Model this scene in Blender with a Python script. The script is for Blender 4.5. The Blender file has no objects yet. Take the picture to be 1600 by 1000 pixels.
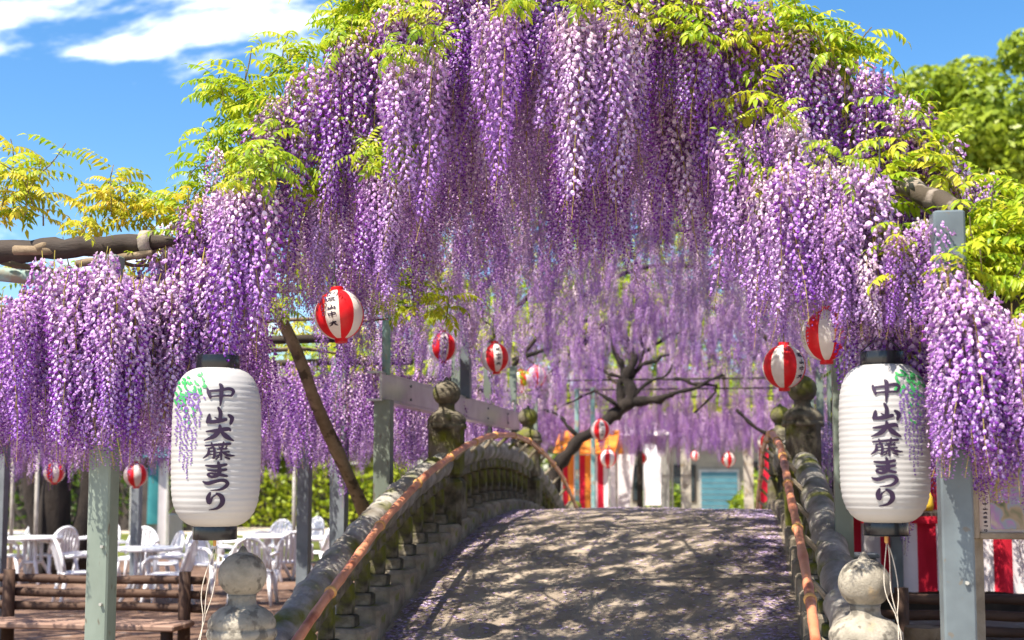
import bpy, math, random
import numpy as np
from mathutils import Vector, Matrix, Euler

rnd = random.Random(7)
nrng = np.random.default_rng(11)
SC = bpy.context.scene
COL = SC.collection
PI = math.pi
rad = math.radians

# ------------------------------------------------------------------ camera
CAM_LOC = Vector((0.0, 0.0, 1.65))
YAW, PITCH, FPX, SHIFT = rad(9.57), rad(4.7), 2000.0, 80.0
cd = bpy.data.cameras.new('camera')
cd.lens = FPX / 1600 * 36
cd.sensor_width = 36
cd.shift_y = SHIFT / 1600
cd.clip_end = 2000
cd.dof.use_dof = True
cd.dof.focus_distance = 6.4
cd.dof.aperture_fstop = 2.5
cam = bpy.data.objects.new('camera', cd)
COL.objects.link(cam)
cam.location = CAM_LOC
cam.rotation_euler = (PI / 2 + PITCH, 0, YAW)
SC.camera = cam

# ------------------------------------------------------------------ light
SUN_DIR = Vector((-0.34, -0.46, 1.0)).normalized()      # towards the sun
SUN_EL = math.asin(SUN_DIR.z)
SUN_AZ = math.atan2(SUN_DIR.x, SUN_DIR.y)
sd = bpy.data.lights.new('sun', 'SUN')
sd.energy = 5.0
sd.angle = rad(0.5)
sd.color = (1.0, 0.91, 0.78)
so = bpy.data.objects.new('sun', sd)
COL.objects.link(so)
so.rotation_euler = (-SUN_DIR).to_track_quat('-Z', 'Y').to_euler()
so.location = (0, 0, 40)

w = bpy.data.worlds.new('World')
SC.world = w
w.use_nodes = True
nt = w.node_tree
nt.nodes.clear()
N = nt.nodes.new
L = nt.links.new
sky = N('ShaderNodeTexSky')
sky.sky_type = 'NISHITA'
sky.sun_disc = False
sky.sun_elevation = SUN_EL
sky.sun_rotation = SUN_AZ
sky.air_density = 1.0
sky.dust_density = 0.6
sky.ozone_density = 2.5
hs = N('ShaderNodeHueSaturation')
hs.inputs['Saturation'].default_value = 1.3
L(sky.outputs[0], hs.inputs['Color'])
b1 = N('ShaderNodeBackground')
b1.inputs[1].default_value = 0.10
L(hs.outputs[0], b1.inputs[0])
# fair-weather clouds: noise over the whole dome, on a plane overhead
tc = N('ShaderNodeTexCoord')
sx = N('ShaderNodeSeparateXYZ')
L(tc.outputs['Generated'], sx.inputs[0])
ad = N('ShaderNodeMath'); ad.operation = 'ADD'; ad.inputs[1].default_value = 0.22
L(sx.outputs['Z'], ad.inputs[0])
mx_ = N('ShaderNodeMath'); mx_.operation = 'MAXIMUM'; mx_.inputs[1].default_value = 0.05
L(ad.outputs[0], mx_.inputs[0])
dv = N('ShaderNodeVectorMath'); dv.operation = 'DIVIDE'
cx = N('ShaderNodeCombineXYZ')
L(mx_.outputs[0], cx.inputs[0]); L(mx_.outputs[0], cx.inputs[1]); cx.inputs[2].default_value = 1
L(tc.outputs['Generated'], dv.inputs[0]); L(cx.outputs[0], dv.inputs[1])
mp = N('ShaderNodeMapping')
mp.inputs['Location'].default_value = (15.3, 9.66, 0)
mp.inputs['Scale'].default_value = (1.0, 1.25, 0.0)
L(dv.outputs[0], mp.inputs[0])
nz = N('ShaderNodeTexNoise')
nz.inputs['Scale'].default_value = 2.3
nz.inputs['Detail'].default_value = 9
nz.inputs['Roughness'].default_value = 0.56
nz.inputs['Distortion'].default_value = 0.35
L(mp.outputs[0], nz.inputs['Vector'])
cr = N('ShaderNodeValToRGB')
cr.color_ramp.elements[0].position = 0.55
cr.color_ramp.elements[1].position = 0.66
cr.color_ramp.elements[0].color = (0, 0, 0, 1)
cr.color_ramp.elements[1].color = (0.95, 0.95, 0.95, 1)
cr.color_ramp.interpolation = 'EASE'
L(nz.outputs['Fac'], cr.inputs[0])
b2 = N('ShaderNodeBackground')
b2.inputs[0].default_value = (0.93, 0.96, 1.0, 1)
b2.inputs[1].default_value = 0.95
ms = N('ShaderNodeMixShader')
L(cr.outputs[0], ms.inputs[0]); L(b1.outputs[0], ms.inputs[1]); L(b2.outputs[0], ms.inputs[2])
wo = N('ShaderNodeOutputWorld')
L(ms.outputs[0], wo.inputs[0])

SC.view_settings.view_transform = 'Standard'
SC.view_settings.look = 'None'
SC.view_settings.gamma = 1
SC.view_settings.use_curve_mapping = False
SC.view_settings.exposure = 1.17
SC.render.engine = 'CYCLES'
cy = SC.cycles
cy.use_denoising = True
try:
    cy.denoiser = 'OPENIMAGEDENOISE'
    cy.denoising_input_passes = 'RGB_ALBEDO_NORMAL'
    cy.denoising_prefilter = 'ACCURATE'
except Exception:
    pass
cy.max_bounces = 6
cy.diffuse_bounces = 3
cy.transmission_bounces = 5
cy.caustics_reflective = False
cy.caustics_refractive = False
cy.sample_clamp_indirect = 6

# ------------------------------------------------------------------ helpers
_R = Euler((PI / 2 + PITCH, 0, YAW)).to_matrix()


def at(px, py, Y):
    """world point on the plane y=Y seen at a pixel of the 1600x1000 photograph (used for measuring the site)"""
    d = _R @ Vector(((px - 800) / FPX, (500 + SHIFT - py) / FPX, -1.0))
    t = (Y - CAM_LOC.y) / d.y
    return CAM_LOC + d * t


def depth(p):
    return -(_R.transposed() @ (Vector(p) - CAM_LOC)).z


def pix(p):
    c = _R.transposed() @ (Vector(p) - CAM_LOC)
    if c.z > -0.05:
        return None
    return (800 + FPX * c.x / -c.z, 500 + SHIFT - FPX * c.y / -c.z)


def tag(o, label=None, cat=None, group=None, kind=None):
    if label: o['label'] = label
    if cat: o['category'] = cat
    if group: o['group'] = group
    if kind: o['kind'] = kind
    return o


def attach(o, parent):
    """parent a world-space object to an unrotated Empty"""
    if parent is not None:
        o.parent = parent
        root = parent
        while root.parent is not None:
            root = root.parent
        o.matrix_parent_inverse = Matrix.Translation(-root.location) if parent is root else Matrix.Identity(4)
    return o


def empty(name, loc, label, cat, group=None, rz=0):
    o = bpy.data.objects.new(name, None)
    COL.objects.link(o)
    o.empty_display_size = 0.2
    o.location = loc
    o.rotation_euler = (0, 0, rz)
    return tag(o, label, cat, group)


def obj(name, me, parent=None, local=False):
    o = bpy.data.objects.new(name, me)
    COL.objects.link(o)
    if parent is not None:
        if local:
            o.parent = parent
        else:
            attach(o, parent)
    return o


def copy_tree(o, parent=None):
    c = o.copy()
    COL.objects.link(c)
    if parent is not None:
        c.parent = parent
    for ch in list(o.children):
        copy_tree(ch, c)
    return c


class MB:
    """collects shapes for one mesh"""
    def __init__(s):
        s.v, s.f, s.m = [], [], []

    def add(s, vs, fs, mi=0):
        o = len(s.v)
        s.v.extend([tuple(p) for p in vs])
        s.f.extend([tuple(i + o for i in f) for f in fs])
        s.m.extend([mi] * len(fs))
        return s

    def box(s, c, d, mi=0, rz=0.0, rx=0.0, ry=0.0, bev=0.0, top=1.0):
        hx, hy, hz = d[0] / 2, d[1] / 2, d[2] / 2
        R = Euler((rx, ry, rz)).to_matrix()
        C = Vector(c)
        if bev <= 0:
            vs = [(-hx, -hy, -hz), (hx, -hy, -hz), (hx, hy, -hz), (-hx, hy, -hz),
                  (-hx * top, -hy * top, hz), (hx * top, -hy * top, hz), (hx * top, hy * top, hz), (-hx * top, hy * top, hz)]
            fs = [(0, 3, 2, 1), (4, 5, 6, 7), (0, 1, 5, 4), (1, 2, 6, 5), (2, 3, 7, 6), (3, 0, 4, 7)]
        else:
            b = min(bev, hx * .9, hy * .9, hz * .9)
            def ring(z, k, tt):
                x, y = (hx - k) * tt, (hy - k) * tt
                e = b
                return [(-x + e, -y, z), (x - e, -y, z), (x, -y + e, z), (x, y - e, z), (x - e, y, z), (-x + e, y, z), (-x, y - e, z), (-x, -y + e, z)]
            rs = [ring(-hz, b, 1), ring(-hz + b, 0, 1), ring(hz - b, 0, top), ring(hz, b, top)]
            vs = [p for r in rs for p in r]
            fs = [tuple(range(7, -1, -1)), tuple(range(24, 32))]
            for k in range(3):
                for i in range(8):
                    j = (i + 1) % 8
                    fs.append((k * 8 + i, k * 8 + j, k * 8 + 8 + j, k * 8 + 8 + i))
        return s.add([C + R @ Vector(p) for p in vs], fs, mi)

    def tube(s, path, r, n=8, mi=0, caps=True):
        P = [Vector(p) for p in path]
        k = len(P)
        rr = r if isinstance(r, (list, tuple)) else [r] * k
        vs, fs = [], []
        up = None
        for i in range(k):
            t = (P[min(i + 1, k - 1)] - P[max(i - 1, 0)])
            if t.length < 1e-9: t = Vector((0, 0, 1))
            t.normalize()
            if up is None:
                up = Vector((0, 0, 1)) if abs(t.z) < .9 else Vector((1, 0, 0))
            a = (up - t * up.dot(t)); a.normalize()
            b = t.cross(a)
            up = a
            for j in range(n):
                q = 2 * PI * j / n
                vs.append(P[i] + (a * math.cos(q) + b * math.sin(q)) * rr[i])
        for i in range(k - 1):
            for j in range(n):
                j2 = (j + 1) % n
                fs.append((i * n + j, i * n + j2, (i + 1) * n + j2, (i + 1) * n + j))
        if caps:
            fs.append(tuple(range(n - 1, -1, -1)))
            fs.append(tuple(range((k - 1) * n, k * n)))
        return s.add(vs, fs, mi)

    def lathe(s, prof, n=20, c=(0, 0, 0), mi=0, wob=0.0, caps=True):
        C = Vector(c)
        vs, fs = [], []
        for (r, z) in prof:
            for j in range(n):
                q = 2 * PI * j / n
                k = r * (1 + wob * math.sin(3 * q + z * 9) + wob * .6 * math.sin(5 * q + 2))
                vs.append(C + Vector((k * math.cos(q), k * math.sin(q), z)))
        for i in range(len(prof) - 1):
            for j in range(n):
                j2 = (j + 1) % n
                fs.append((i * n + j, i * n + j2, (i + 1) * n + j2, (i + 1) * n + j))
        if caps:
            fs.append(tuple(range(n - 1, -1, -1)))
            fs.append(tuple(range((len(prof) - 1) * n, len(prof) * n)))
        return s.add(vs, fs, mi)

    def mesh(s, name, mats, smooth=False, angle=None):
        me = bpy.data.meshes.new(name)
        me.from_pydata(s.v, [], s.f)
        mats = mats if isinstance(mats, (list, tuple)) else [mats]
        for m in mats: me.materials.append(m)
        if len(mats) > 1:
            me.polygons.foreach_set('material_index', s.m)
        if smooth:
            me.polygons.foreach_set('use_smooth', [True] * len(me.polygons))
            if angle:
                try: me.set_sharp_from_angle(angle=rad(angle))
                except Exception: pass
        me.update()
        return me

    def build(s, name, mats, parent=None, smooth=False, angle=None, local=False):
        return obj(name, s.mesh(name, mats, smooth, angle), parent, local)


# ------------------------------------------------------------------ materials
MATS = {}


def newmat(name):
    m = bpy.data.materials.new(name)
    m.use_nodes = True
    m.node_tree.nodes.clear()
    MATS[name] = m
    return m, m.node_tree.nodes.new, m.node_tree.links.new


def pmat(name, c1, c2=None, scale=6.0, rough=0.7, bump=0.0, bscale=None, detail=6, spots=None, sscale=30.0, sth=(0.55, 0.62),
         stretch=(1, 1, 1), metal=0.0, rand=0.0, spec=0.4, trans=0.0, bdist=0.01, coord='Object', spots2=None, s2scale=4.0, s2th=(0.5, 0.62)):
    m, N, L = newmat(name)
    out = N('ShaderNodeOutputMaterial')
    bs = N('ShaderNodeBsdfPrincipled')
    bs.inputs['Roughness'].default_value = rough
    bs.inputs['Metallic'].default_value = metal
    bs.inputs['Specular IOR Level'].default_value = spec
    tc = N('ShaderNodeTexCoord')
    mp = N('ShaderNodeMapping')
    mp.inputs['Scale'].default_value = stretch
    L(tc.outputs[coord], mp.inputs[0])
    c2 = c2 or c1
    n1 = N('ShaderNodeTexNoise')
    n1.inputs['Scale'].default_value = scale
    n1.inputs['Detail'].default_value = detail
    n1.inputs['Roughness'].default_value = 0.65
    L(mp.outputs[0], n1.inputs['Vector'])
    r1 = N('ShaderNodeValToRGB')
    r1.color_ramp.elements[0].position = 0.35
    r1.color_ramp.elements[1].position = 0.65
    r1.color_ramp.elements[0].color = (*c1, 1)
    r1.color_ramp.elements[1].color = (*c2, 1)
    L(n1.outputs['Fac'], r1.inputs[0])
    colour = r1.outputs[0]

    def layer(colour, c, sc, th, off):
        n = N('ShaderNodeTexNoise')
        n.inputs['Scale'].default_value = sc
        n.inputs['Detail'].default_value = 5
        mo = N('ShaderNodeVectorMath'); mo.operation = 'ADD'; mo.inputs[1].default_value = (off, off * .7, 1.3)
        L(mp.outputs[0], mo.inputs[0]); L(mo.outputs[0], n.inputs['Vector'])
        r = N('ShaderNodeValToRGB')
        r.color_ramp.elements[0].position = th[0]
        r.color_ramp.elements[1].position = th[1]
        L(n.outputs['Fac'], r.inputs[0])
        x = N('ShaderNodeMix'); x.data_type = 'RGBA'
        L(r.outputs[0], x.inputs[0]); L(colour, x.inputs[6])
        x.inputs[7].default_value = (*c, 1)
        return x.outputs[2]
    if spots2: colour = layer(colour, spots2, s2scale, s2th, 9.1)
    if spots: colour = layer(colour, spots, sscale, sth, 3.7)
    if rand > 0:
        oi = N('ShaderNodeObjectInfo')
        mr = N('ShaderNodeMapRange')
        mr.inputs[3].default_value = 1 - rand
        mr.inputs[4].default_value = 1 + rand
        L(oi.outputs['Random'], mr.inputs[0])
        hv = N('ShaderNodeHueSaturation')
        L(mr.outputs[0], hv.inputs['Value']); L(colour, hv.inputs['Color'])
        colour = hv.outputs[0]
    L(colour, bs.inputs['Base Color'])
    if bump > 0:
        n2 = N('ShaderNodeTexNoise')
        n2.inputs['Scale'].default_value = bscale or scale * 4
        n2.inputs['Detail'].default_value = 8
        n2.inputs['Roughness'].default_value = 0.7
        L(mp.outputs[0], n2.inputs['Vector'])
        bp = N('ShaderNodeBump')
        bp.inputs['Strength'].default_value = bump
        bp.inputs['Distance'].default_value = bdist
        L(n2.outputs['Fac'], bp.inputs['Height'])
        L(bp.outputs[0], bs.inputs['Normal'])
    sh = bs.outputs[0]
    if trans > 0:
        tr = N('ShaderNodeBsdfTranslucent')
        L(colour, tr.inputs[0])
        x = N('ShaderNodeMixShader')
        x.inputs[0].default_value = trans
        L(sh, x.inputs[1]); L(tr.outputs[0], x.inputs[2])
        sh = x.outputs[0]
    L(sh, out.inputs[0])
    return m


def petal_mat(name, tint_pale, tint_deep, trans=0.38):
    """petal colour comes from the mesh attribute (each petal's own colour), varied from cluster to cluster"""
    m, N, L = newmat(name)
    out = N('ShaderNodeOutputMaterial')
    at_ = N('ShaderNodeAttribute'); at_.attribute_name = 'petal'
    oi = N('ShaderNodeObjectInfo')
    x = N('ShaderNodeMix'); x.data_type = 'RGBA'; x.blend_type = 'MULTIPLY'
    r = N('ShaderNodeValToRGB')
    r.color_ramp.elements[0].color = (*tint_deep, 1)
    r.color_ramp.elements[1].color = (*tint_pale, 1)
    L(oi.outputs['Random'], r.inputs[0])
    x.inputs[0].default_value = 1.0
    L(at_.outputs['Color'], x.inputs[6]); L(r.outputs[0], x.inputs[7])
    bs = N('ShaderNodeBsdfPrincipled')
    bs.inputs['Roughness'].default_value = 0.55
    bs.inputs['Specular IOR Level'].default_value = 0.25
    L(x.outputs[2], bs.inputs['Base Color'])
    tr = N('ShaderNodeBsdfTranslucent')
    L(x.outputs[2], tr.inputs[0])
    mxs = N('ShaderNodeMixShader'); mxs.inputs[0].default_value = trans
    L(bs.outputs[0], mxs.inputs[1]); L(tr.outputs[0], mxs.inputs[2])
    L(mxs.outputs[0], out.inputs[0])
    return m


def leaf_mat(name, ramp, trans=0.45):
    m, N, L = newmat(name)
    out = N('ShaderNodeOutputMaterial')
    oi = N('ShaderNodeObjectInfo')
    at_ = N('ShaderNodeAttribute'); at_.attribute_name = 'petal'
    sp = N('ShaderNodeSeparateColor')
    L(at_.outputs['Color'], sp.inputs[0])
    ad = N('ShaderNodeMath'); ad.operation = 'MULTIPLY_ADD'
    ad.inputs[1].default_value = 0.55
    L(sp.outputs[0], ad.inputs[0])
    mu = N('ShaderNodeMath'); mu.operation = 'MULTIPLY'; mu.inputs[1].default_value = 0.45
    L(oi.outputs['Random'], mu.inputs[0]); L(mu.outputs[0], ad.inputs[2])
    r = N('ShaderNodeValToRGB')
    els = r.color_ramp.elements
    while len(els) < len(ramp): els.new(0.5)
    for i, c in enumerate(ramp):
        els[i].position = i / (len(ramp) - 1)
        els[i].color = (*c, 1)
    L(ad.outputs[0], r.inputs[0])
    bs = N('ShaderNodeBsdfPrincipled')
    bs.inputs['Roughness'].default_value = 0.42
    bs.inputs['Specular IOR Level'].default_value = 0.35
    L(r.outputs[0], bs.inputs['Base Color'])
    tr = N('ShaderNodeBsdfTranslucent')
    L(r.outputs[0], tr.inputs[0])
    mxs = N('ShaderNodeMixShader'); mxs.inputs[0].default_value = trans
    L(bs.outputs[0], mxs.inputs[1]); L(tr.outputs[0], mxs.inputs[2])
    L(mxs.outputs[0], out.inputs[0])
    return m


M_PETAL = petal_mat('wisteria_petal', (1.0, 0.98, 0.98), (0.64, 0.42, 0.79), trans=.28)
M_PETALF = M_PETAL
M_STEM = pmat('raceme_stem', (0.42, 0.27, 0.05), (0.34, 0.33, 0.06), scale=12, rough=.6)
M_LEAF = leaf_mat('wisteria_leaf', [(0.12, 0.24, 0.012), (0.28, 0.42, 0.015), (0.50, 0.55, 0.025), (0.66, 0.58, 0.06)])
M_LEAFO = leaf_mat('young_bronze_leaf', [(0.18, 0.28, 0.02), (0.42, 0.46, 0.025), (0.64, 0.54, 0.04), (0.62, 0.38, 0.05)])
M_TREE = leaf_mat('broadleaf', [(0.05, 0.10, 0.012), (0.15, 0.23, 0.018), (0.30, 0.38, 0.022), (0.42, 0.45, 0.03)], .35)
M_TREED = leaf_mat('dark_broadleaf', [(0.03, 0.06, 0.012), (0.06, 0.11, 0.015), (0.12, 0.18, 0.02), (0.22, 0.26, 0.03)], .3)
M_BARK = pmat('vine_bark', (0.055, 0.036, 0.022), (0.13, 0.09, 0.06), scale=5, rough=.9, bump=.8, bscale=16, stretch=(1, 1, .35), bdist=.02)
M_BARKL = pmat('pale_bark', (0.13, 0.09, 0.05), (0.27, 0.20, 0.13), scale=6, rough=.9, bump=.7, bscale=25, spots=(0.07, 0.05, 0.03), sscale=9, bdist=.015)
M_LOG = pmat('dark_log', (0.022, 0.015, 0.011), (0.060, 0.042, 0.032), scale=7, rough=.8, bump=.8, bscale=30, stretch=(.25, 1, 1), spots=(.3, .26, .2), sscale=11, sth=(.66, .72))
M_WLOG = pmat('weathered_log', (0.16, 0.125, 0.10), (0.36, 0.31, 0.26), scale=6, rough=.85, bump=.8, bscale=22, spots=(.06, .045, .03), sscale=5, sth=(.54, .6))
M_PALE = pmat('pale_pole', (0.36, 0.33, 0.28), (0.56, 0.52, 0.46), scale=9, rough=.5, bump=.15, spots=(.35, .29, .2), sscale=5, sth=(.6, .7))
M_TEAL = pmat('teal_pipe', (0.12, 0.27, 0.27), (0.30, 0.42, 0.40), scale=8, rough=.45, spots=(.32, .27, .2), sscale=7, sth=(.5, .58))
M_STEEL = pmat('painted_steel', (0.16, 0.20, 0.165), (0.22, 0.265, 0.225), scale=3, rough=.42, bump=.05, spots=(.12, .11, .08), sscale=26, sth=(.64, .68), spots2=(.12, .14, .11), s2scale=2.2, s2th=(.5, .7), stretch=(1, 1, .4))
M_STEELB = pmat('blue_grey_steel', (0.115, 0.145, 0.16), (0.16, 0.195, 0.21), scale=3, rough=.4, bump=.05, spots=(.14, .13, .11), sscale=26, sth=(.645, .69), spots2=(.085, .10, .11), s2scale=2.6, s2th=(.48, .68))
M_STEELD = pmat('dark_steel', (0.12, 0.14, 0.16), (0.19, 0.215, 0.24), scale=4, rough=.5)
M_GALV = pmat('galvanised_beam', (0.45, 0.45, 0.42), (0.60, 0.60, 0.56), scale=4, rough=.28, metal=.55, bump=.08, bscale=6)
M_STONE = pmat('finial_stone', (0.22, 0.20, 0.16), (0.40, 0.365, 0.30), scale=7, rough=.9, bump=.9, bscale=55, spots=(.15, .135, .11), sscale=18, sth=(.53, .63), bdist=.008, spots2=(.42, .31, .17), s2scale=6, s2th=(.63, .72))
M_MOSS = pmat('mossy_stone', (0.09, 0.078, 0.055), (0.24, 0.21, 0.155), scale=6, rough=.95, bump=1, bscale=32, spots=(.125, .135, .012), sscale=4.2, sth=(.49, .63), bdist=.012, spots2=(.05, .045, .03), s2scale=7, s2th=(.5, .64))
M_RAIL = pmat('rail_stone', (0.24, 0.225, 0.205), (0.44, 0.42, 0.385), scale=7, rough=.9, bump=.9, bscale=40, spots=(.13, .14, .02), sscale=3.4, sth=(.55, .68), bdist=.01, spots2=(.16, .14, .115), s2scale=5, s2th=(.45, .7), stretch=(1, 1, 1))
M_KERB = pmat('kerb_stone', (0.17, 0.14, 0.10), (0.38, 0.33, 0.25), scale=5, rough=.95, bump=.9, bscale=38, spots=(.20, .22, .03), sscale=5, sth=(.58, .68), bdist=.01, rand=.18)
M_DECK = pmat('bridge_deck', (0.25, 0.20, 0.155), (0.48, 0.395, 0.31), scale=1.6, rough=.95, bump=1, bscale=70, spots=(.46, .41, .35), sscale=170, sth=(.60, .68), bdist=.02, spots2=(.30, .26, .22), s2scale=2.5, s2th=(.5, .75))
M_GROUND = pmat('pale_earth', (0.42, 0.35, 0.27), (0.56, 0.49, 0.40), scale=.5, rough=.97, bump=.4, bscale=14)
M_SOIL = pmat('brown_earth', (0.10, 0.055, 0.035), (0.20, 0.12, 0.08), scale=.8, rough=.97, bump=.6, bscale=12, spots=(.33, .25, .2), sscale=6, sth=(.6, .7))
M_LAWN = pmat('lawn_grass', (0.06, 0.085, 0.01), (0.18, 0.20, 0.02), scale=1.2, rough=.95, bump=1, bscale=30, bdist=.05)
M_PATH = pmat('path_concrete', (0.55, 0.50, 0.44), (0.66, 0.62, 0.55), scale=1, rough=.95)
M_PAPER = pmat('lantern_paper', (0.50, 0.495, 0.485), (0.57, 0.56, 0.55), scale=3, rough=.55, trans=.25, bump=.08, bscale=20)
M_BLACK = pmat('black_lacquer', (0.010, 0.011, 0.013), (0.02, 0.02, 0.022), scale=4, rough=.22, spec=.5)
M_INK = pmat('purple_ink', (0.014, 0.004, 0.024), (0.022, 0.006, 0.036), scale=6, rough=.6)
M_PGREEN = pmat('painted_green', (0.02, 0.26, 0.07), (0.06, 0.36, 0.10), scale=20, rough=.6)
M_PVIO = pmat('painted_violet', (0.09, 0.035, 0.20), (0.22, 0.12, 0.36), scale=20, rough=.6)
M_RED = pmat('lantern_red', (0.72, 0.012, 0.02), (0.80, 0.02, 0.03), scale=5, rough=.4, trans=.2)
M_WHITE = pmat('lantern_white', (0.78, 0.75, 0.72), (0.84, 0.81, 0.78), scale=5, rough=.4, trans=.2)
M_STRING = pmat('string', (0.70, 0.62, 0.50), (0.78, 0.72, 0.62), scale=30, rough=.8)
M_WIRE = pmat('dark_wire', (0.03, 0.03, 0.03), (0.05, 0.045, 0.04), scale=30, rough=.6)
M_BAMBOO = pmat('bamboo', (0.50, 0.17, 0.085), (0.66, 0.29, 0.16), scale=5, rough=.38, bump=.1, spots=(.34, .10, .05), sscale=7, sth=(.55, .68), spec=.5)
M_BIND = pmat('bamboo_node', (0.72, 0.42, 0.13), (0.60, 0.30, 0.10), scale=20, rough=.5)
M_PLASTIC = pmat('white_plastic', (0.76, 0.76, 0.80), (0.82, 0.82, 0.85), scale=3, rough=.35)
M_BROWN = pmat('brown_log', (0.05, 0.025, 0.016), (0.11, 0.06, 0.038), scale=5, rough=.75, bump=.5, bscale=24, stretch=(.25, 1, 1), spots=(.3, .22, .16), sscale=8, sth=(.66, .72))
M_PLANK = pmat('bench_plank', (0.22, 0.13, 0.095), (0.33, 0.22, 0.17), scale=4, rough=.85, bump=.3, stretch=(.2, 1, 1))
M_REDC = pmat('red_cloth', (0.55, 0.008, 0.03), (0.66, 0.012, 0.045), scale=4, rough=.85, trans=.12)
M_WHITEC = pmat('white_cloth', (0.72, 0.66, 0.68), (0.80, 0.75, 0.77), scale=4, rough=.85, trans=.12)
M_ORANGE = pmat('orange_cloth', (0.78, 0.20, 0.03), (0.85, 0.33, 0.05), scale=3, rough=.8, trans=.25)
M_YELLOW = pmat('yellow_cloth', (0.85, 0.55, 0.03), (0.88, 0.65, 0.08), scale=3, rough=.8, trans=.25)
M_TEALC = pmat('teal_cloth', (0.03, 0.22, 0.25), (0.06, 0.30, 0.32), scale=3, rough=.8, trans=.2)
M_SHUT = pmat('teal_shutter', (0.05, 0.16, 0.21), (0.08, 0.21, 0.26), scale=3, rough=.5)
M_CREAM = pmat('cream_wall', (0.24, 0.22, 0.18), (0.36, 0.33, 0.27), scale=1.5, rough=.9)
M_TRUNK = pmat('old_trunk_bark', (0.010, 0.007, 0.006), (0.035, 0.026, 0.02), scale=5, rough=.95, bump=1, bscale=9, stretch=(1, 1, .4), bdist=.05)
M_DARK = pmat('dark_timber', (0.03, 0.025, 0.022), (0.07, 0.055, 0.045), scale=4, rough=.8)
M_GLASS = pmat('dark_glass', (0.02, 0.03, 0.035), (0.04, 0.05, 0.055), scale=2, rough=.08, spec=.6)
M_FRAME = pmat('weathered_frame', (0.26, 0.21, 0.15), (0.42, 0.35, 0.26), scale=8, rough=.8, bump=.4)
M_BOARD = pmat('aged_board', (0.66, 0.57, 0.53), (0.74, 0.66, 0.60), scale=5, rough=.7, spots=(.55, .42, .2), sscale=6, sth=(.66, .74))

# ------------------------------------------------------------------ setting: ground
def sheet(name, pts, z, mat):
    me = bpy.data.meshes.new(name)
    me.from_pydata([(x, y, z) for x, y in pts], [], [tuple(range(len(pts)))])
    me.materials.append(mat)
    return tag(obj(name, me), kind='structure')


sheet('ground', [(-400, -60), (400, -60), (400, 900), (-400, 900)], 0.0, M_GROUND)
sheet('terrace', [(-14, 2), (-3.0, 2), (-3.0, 12), (-3.6, 20), (-5.2, 23.5), (-16, 25)], 0.004, M_SOIL)
sheet('lawn', [(-24, 25.4), (-5.4, 23.9), (-4.2, 27), (-4.6, 33), (-24, 36)], 0.004, M_LAWN)
sheet('path', [(1.2, 2), (9, 2), (12, 24), (1.6, 24)], 0.004, M_SOIL)

# ------------------------------------------------------------------ the stone bridge
YC, ZC, AK = 12.9, 1.33, 0.0283
YS, YE = 5.72, 20.08
XL, XR = -2.36, 0.60                     # lines of the stone posts
POSTY = [6.04, 10.65, 15.15, 19.76]


def zd(y):
    return ZC - AK * (y - YC) ** 2


bridge = empty('stone_bridge', ((XL + XR) / 2, YC, 0.0), 'humpbacked stone bridge with petal strewn deck leading under the wisteria', 'bridge')
# deck
b = MB()
ny, nx = 72, 24
for i in range(ny + 1):
    y = YS + (YE - YS) * i / ny
    for j in range(nx + 1):
        x = XL + 0.1 + (XR - XL - 0.2) * j / nx
        b.v.append((x, y, zd(y) + 0.012 * math.sin(x * 3.1 + y * 1.7) * math.sin(y * 2.3 - x) - 0.03 * ((x - (XL + XR) / 2) / 1.3) ** 2))
for i in range(ny):
    for j in range(nx):
        k = i * (nx + 1) + j
        b.f.append((k, k + 1, k + nx + 2, k + nx + 1)); b.m.append(0)
b.build('deck', M_DECK, bridge, smooth=True)
# side walls under the parapets, built in courses of squared blocks
for sgn, X in ((-1, XL), (1, XR)):
    core = MB()
    prof = [(YS + (YE - YS) * i / 24) for i in range(25)]
    for i in range(24):
        y0, y1 = prof[i], prof[i + 1]
        zt = (zd(y0) + zd(y1)) / 2 - 0.12
        if zt > 0.06:
            core.box((X + sgn * 0.02, (y0 + y1) / 2, zt / 2), (0.26, (y1 - y0) * 1.0, zt))
    core.build('spandrel_wall', M_MOSS, bridge)
# kerb stones: stepped blocks below the balusters
KST = 0.37
nk = int((POSTY[3] - POSTY[0] - 0.3) / KST)
kerbs = []
for sgn, X in ((-1, XL), (1, XR)):
    for i in range(nk):
        y = POSTY[0] + 0.24 + i * KST
        h = 0.42 + rnd.uniform(-.012, .012)
        bb = MB().box((0, 0, 0), (0.225 + rnd.uniform(0, .03), KST - 0.03, h), bev=.022)
        o = bb.build('kerb_stone', M_KERB, bridge)
        zt = max(zd(y - KST / 2), zd(y + KST / 2)) + 0.085
        o.location = Vector((X - sgn * 0.045 + rnd.uniform(-.008, .008), y, zt - h / 2))
        o.rotation_euler = (0, 0, rnd.uniform(-.012, .012))
# balusters
def baluster_mesh(seed):
    r = random.Random(seed)
    b = MB()
    b.box((0, 0, 0.05), (0.15, 0.15, 0.10), bev=.015)
    b.box((0, 0, 0.22), (0.095 + r.uniform(-.008, .008), 0.10, 0.26), bev=.018)
    b.box((0, 0, 0.40), (0.14, 0.14, 0.10), bev=.02)
    for i, v in enumerate(b.v):
        b.v[i] = (v[0] + r.uniform(-.004, .004), v[1] + r.uniform(-.004, .004), v[2])
    return b.mesh('baluster', M_MOSS)


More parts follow.
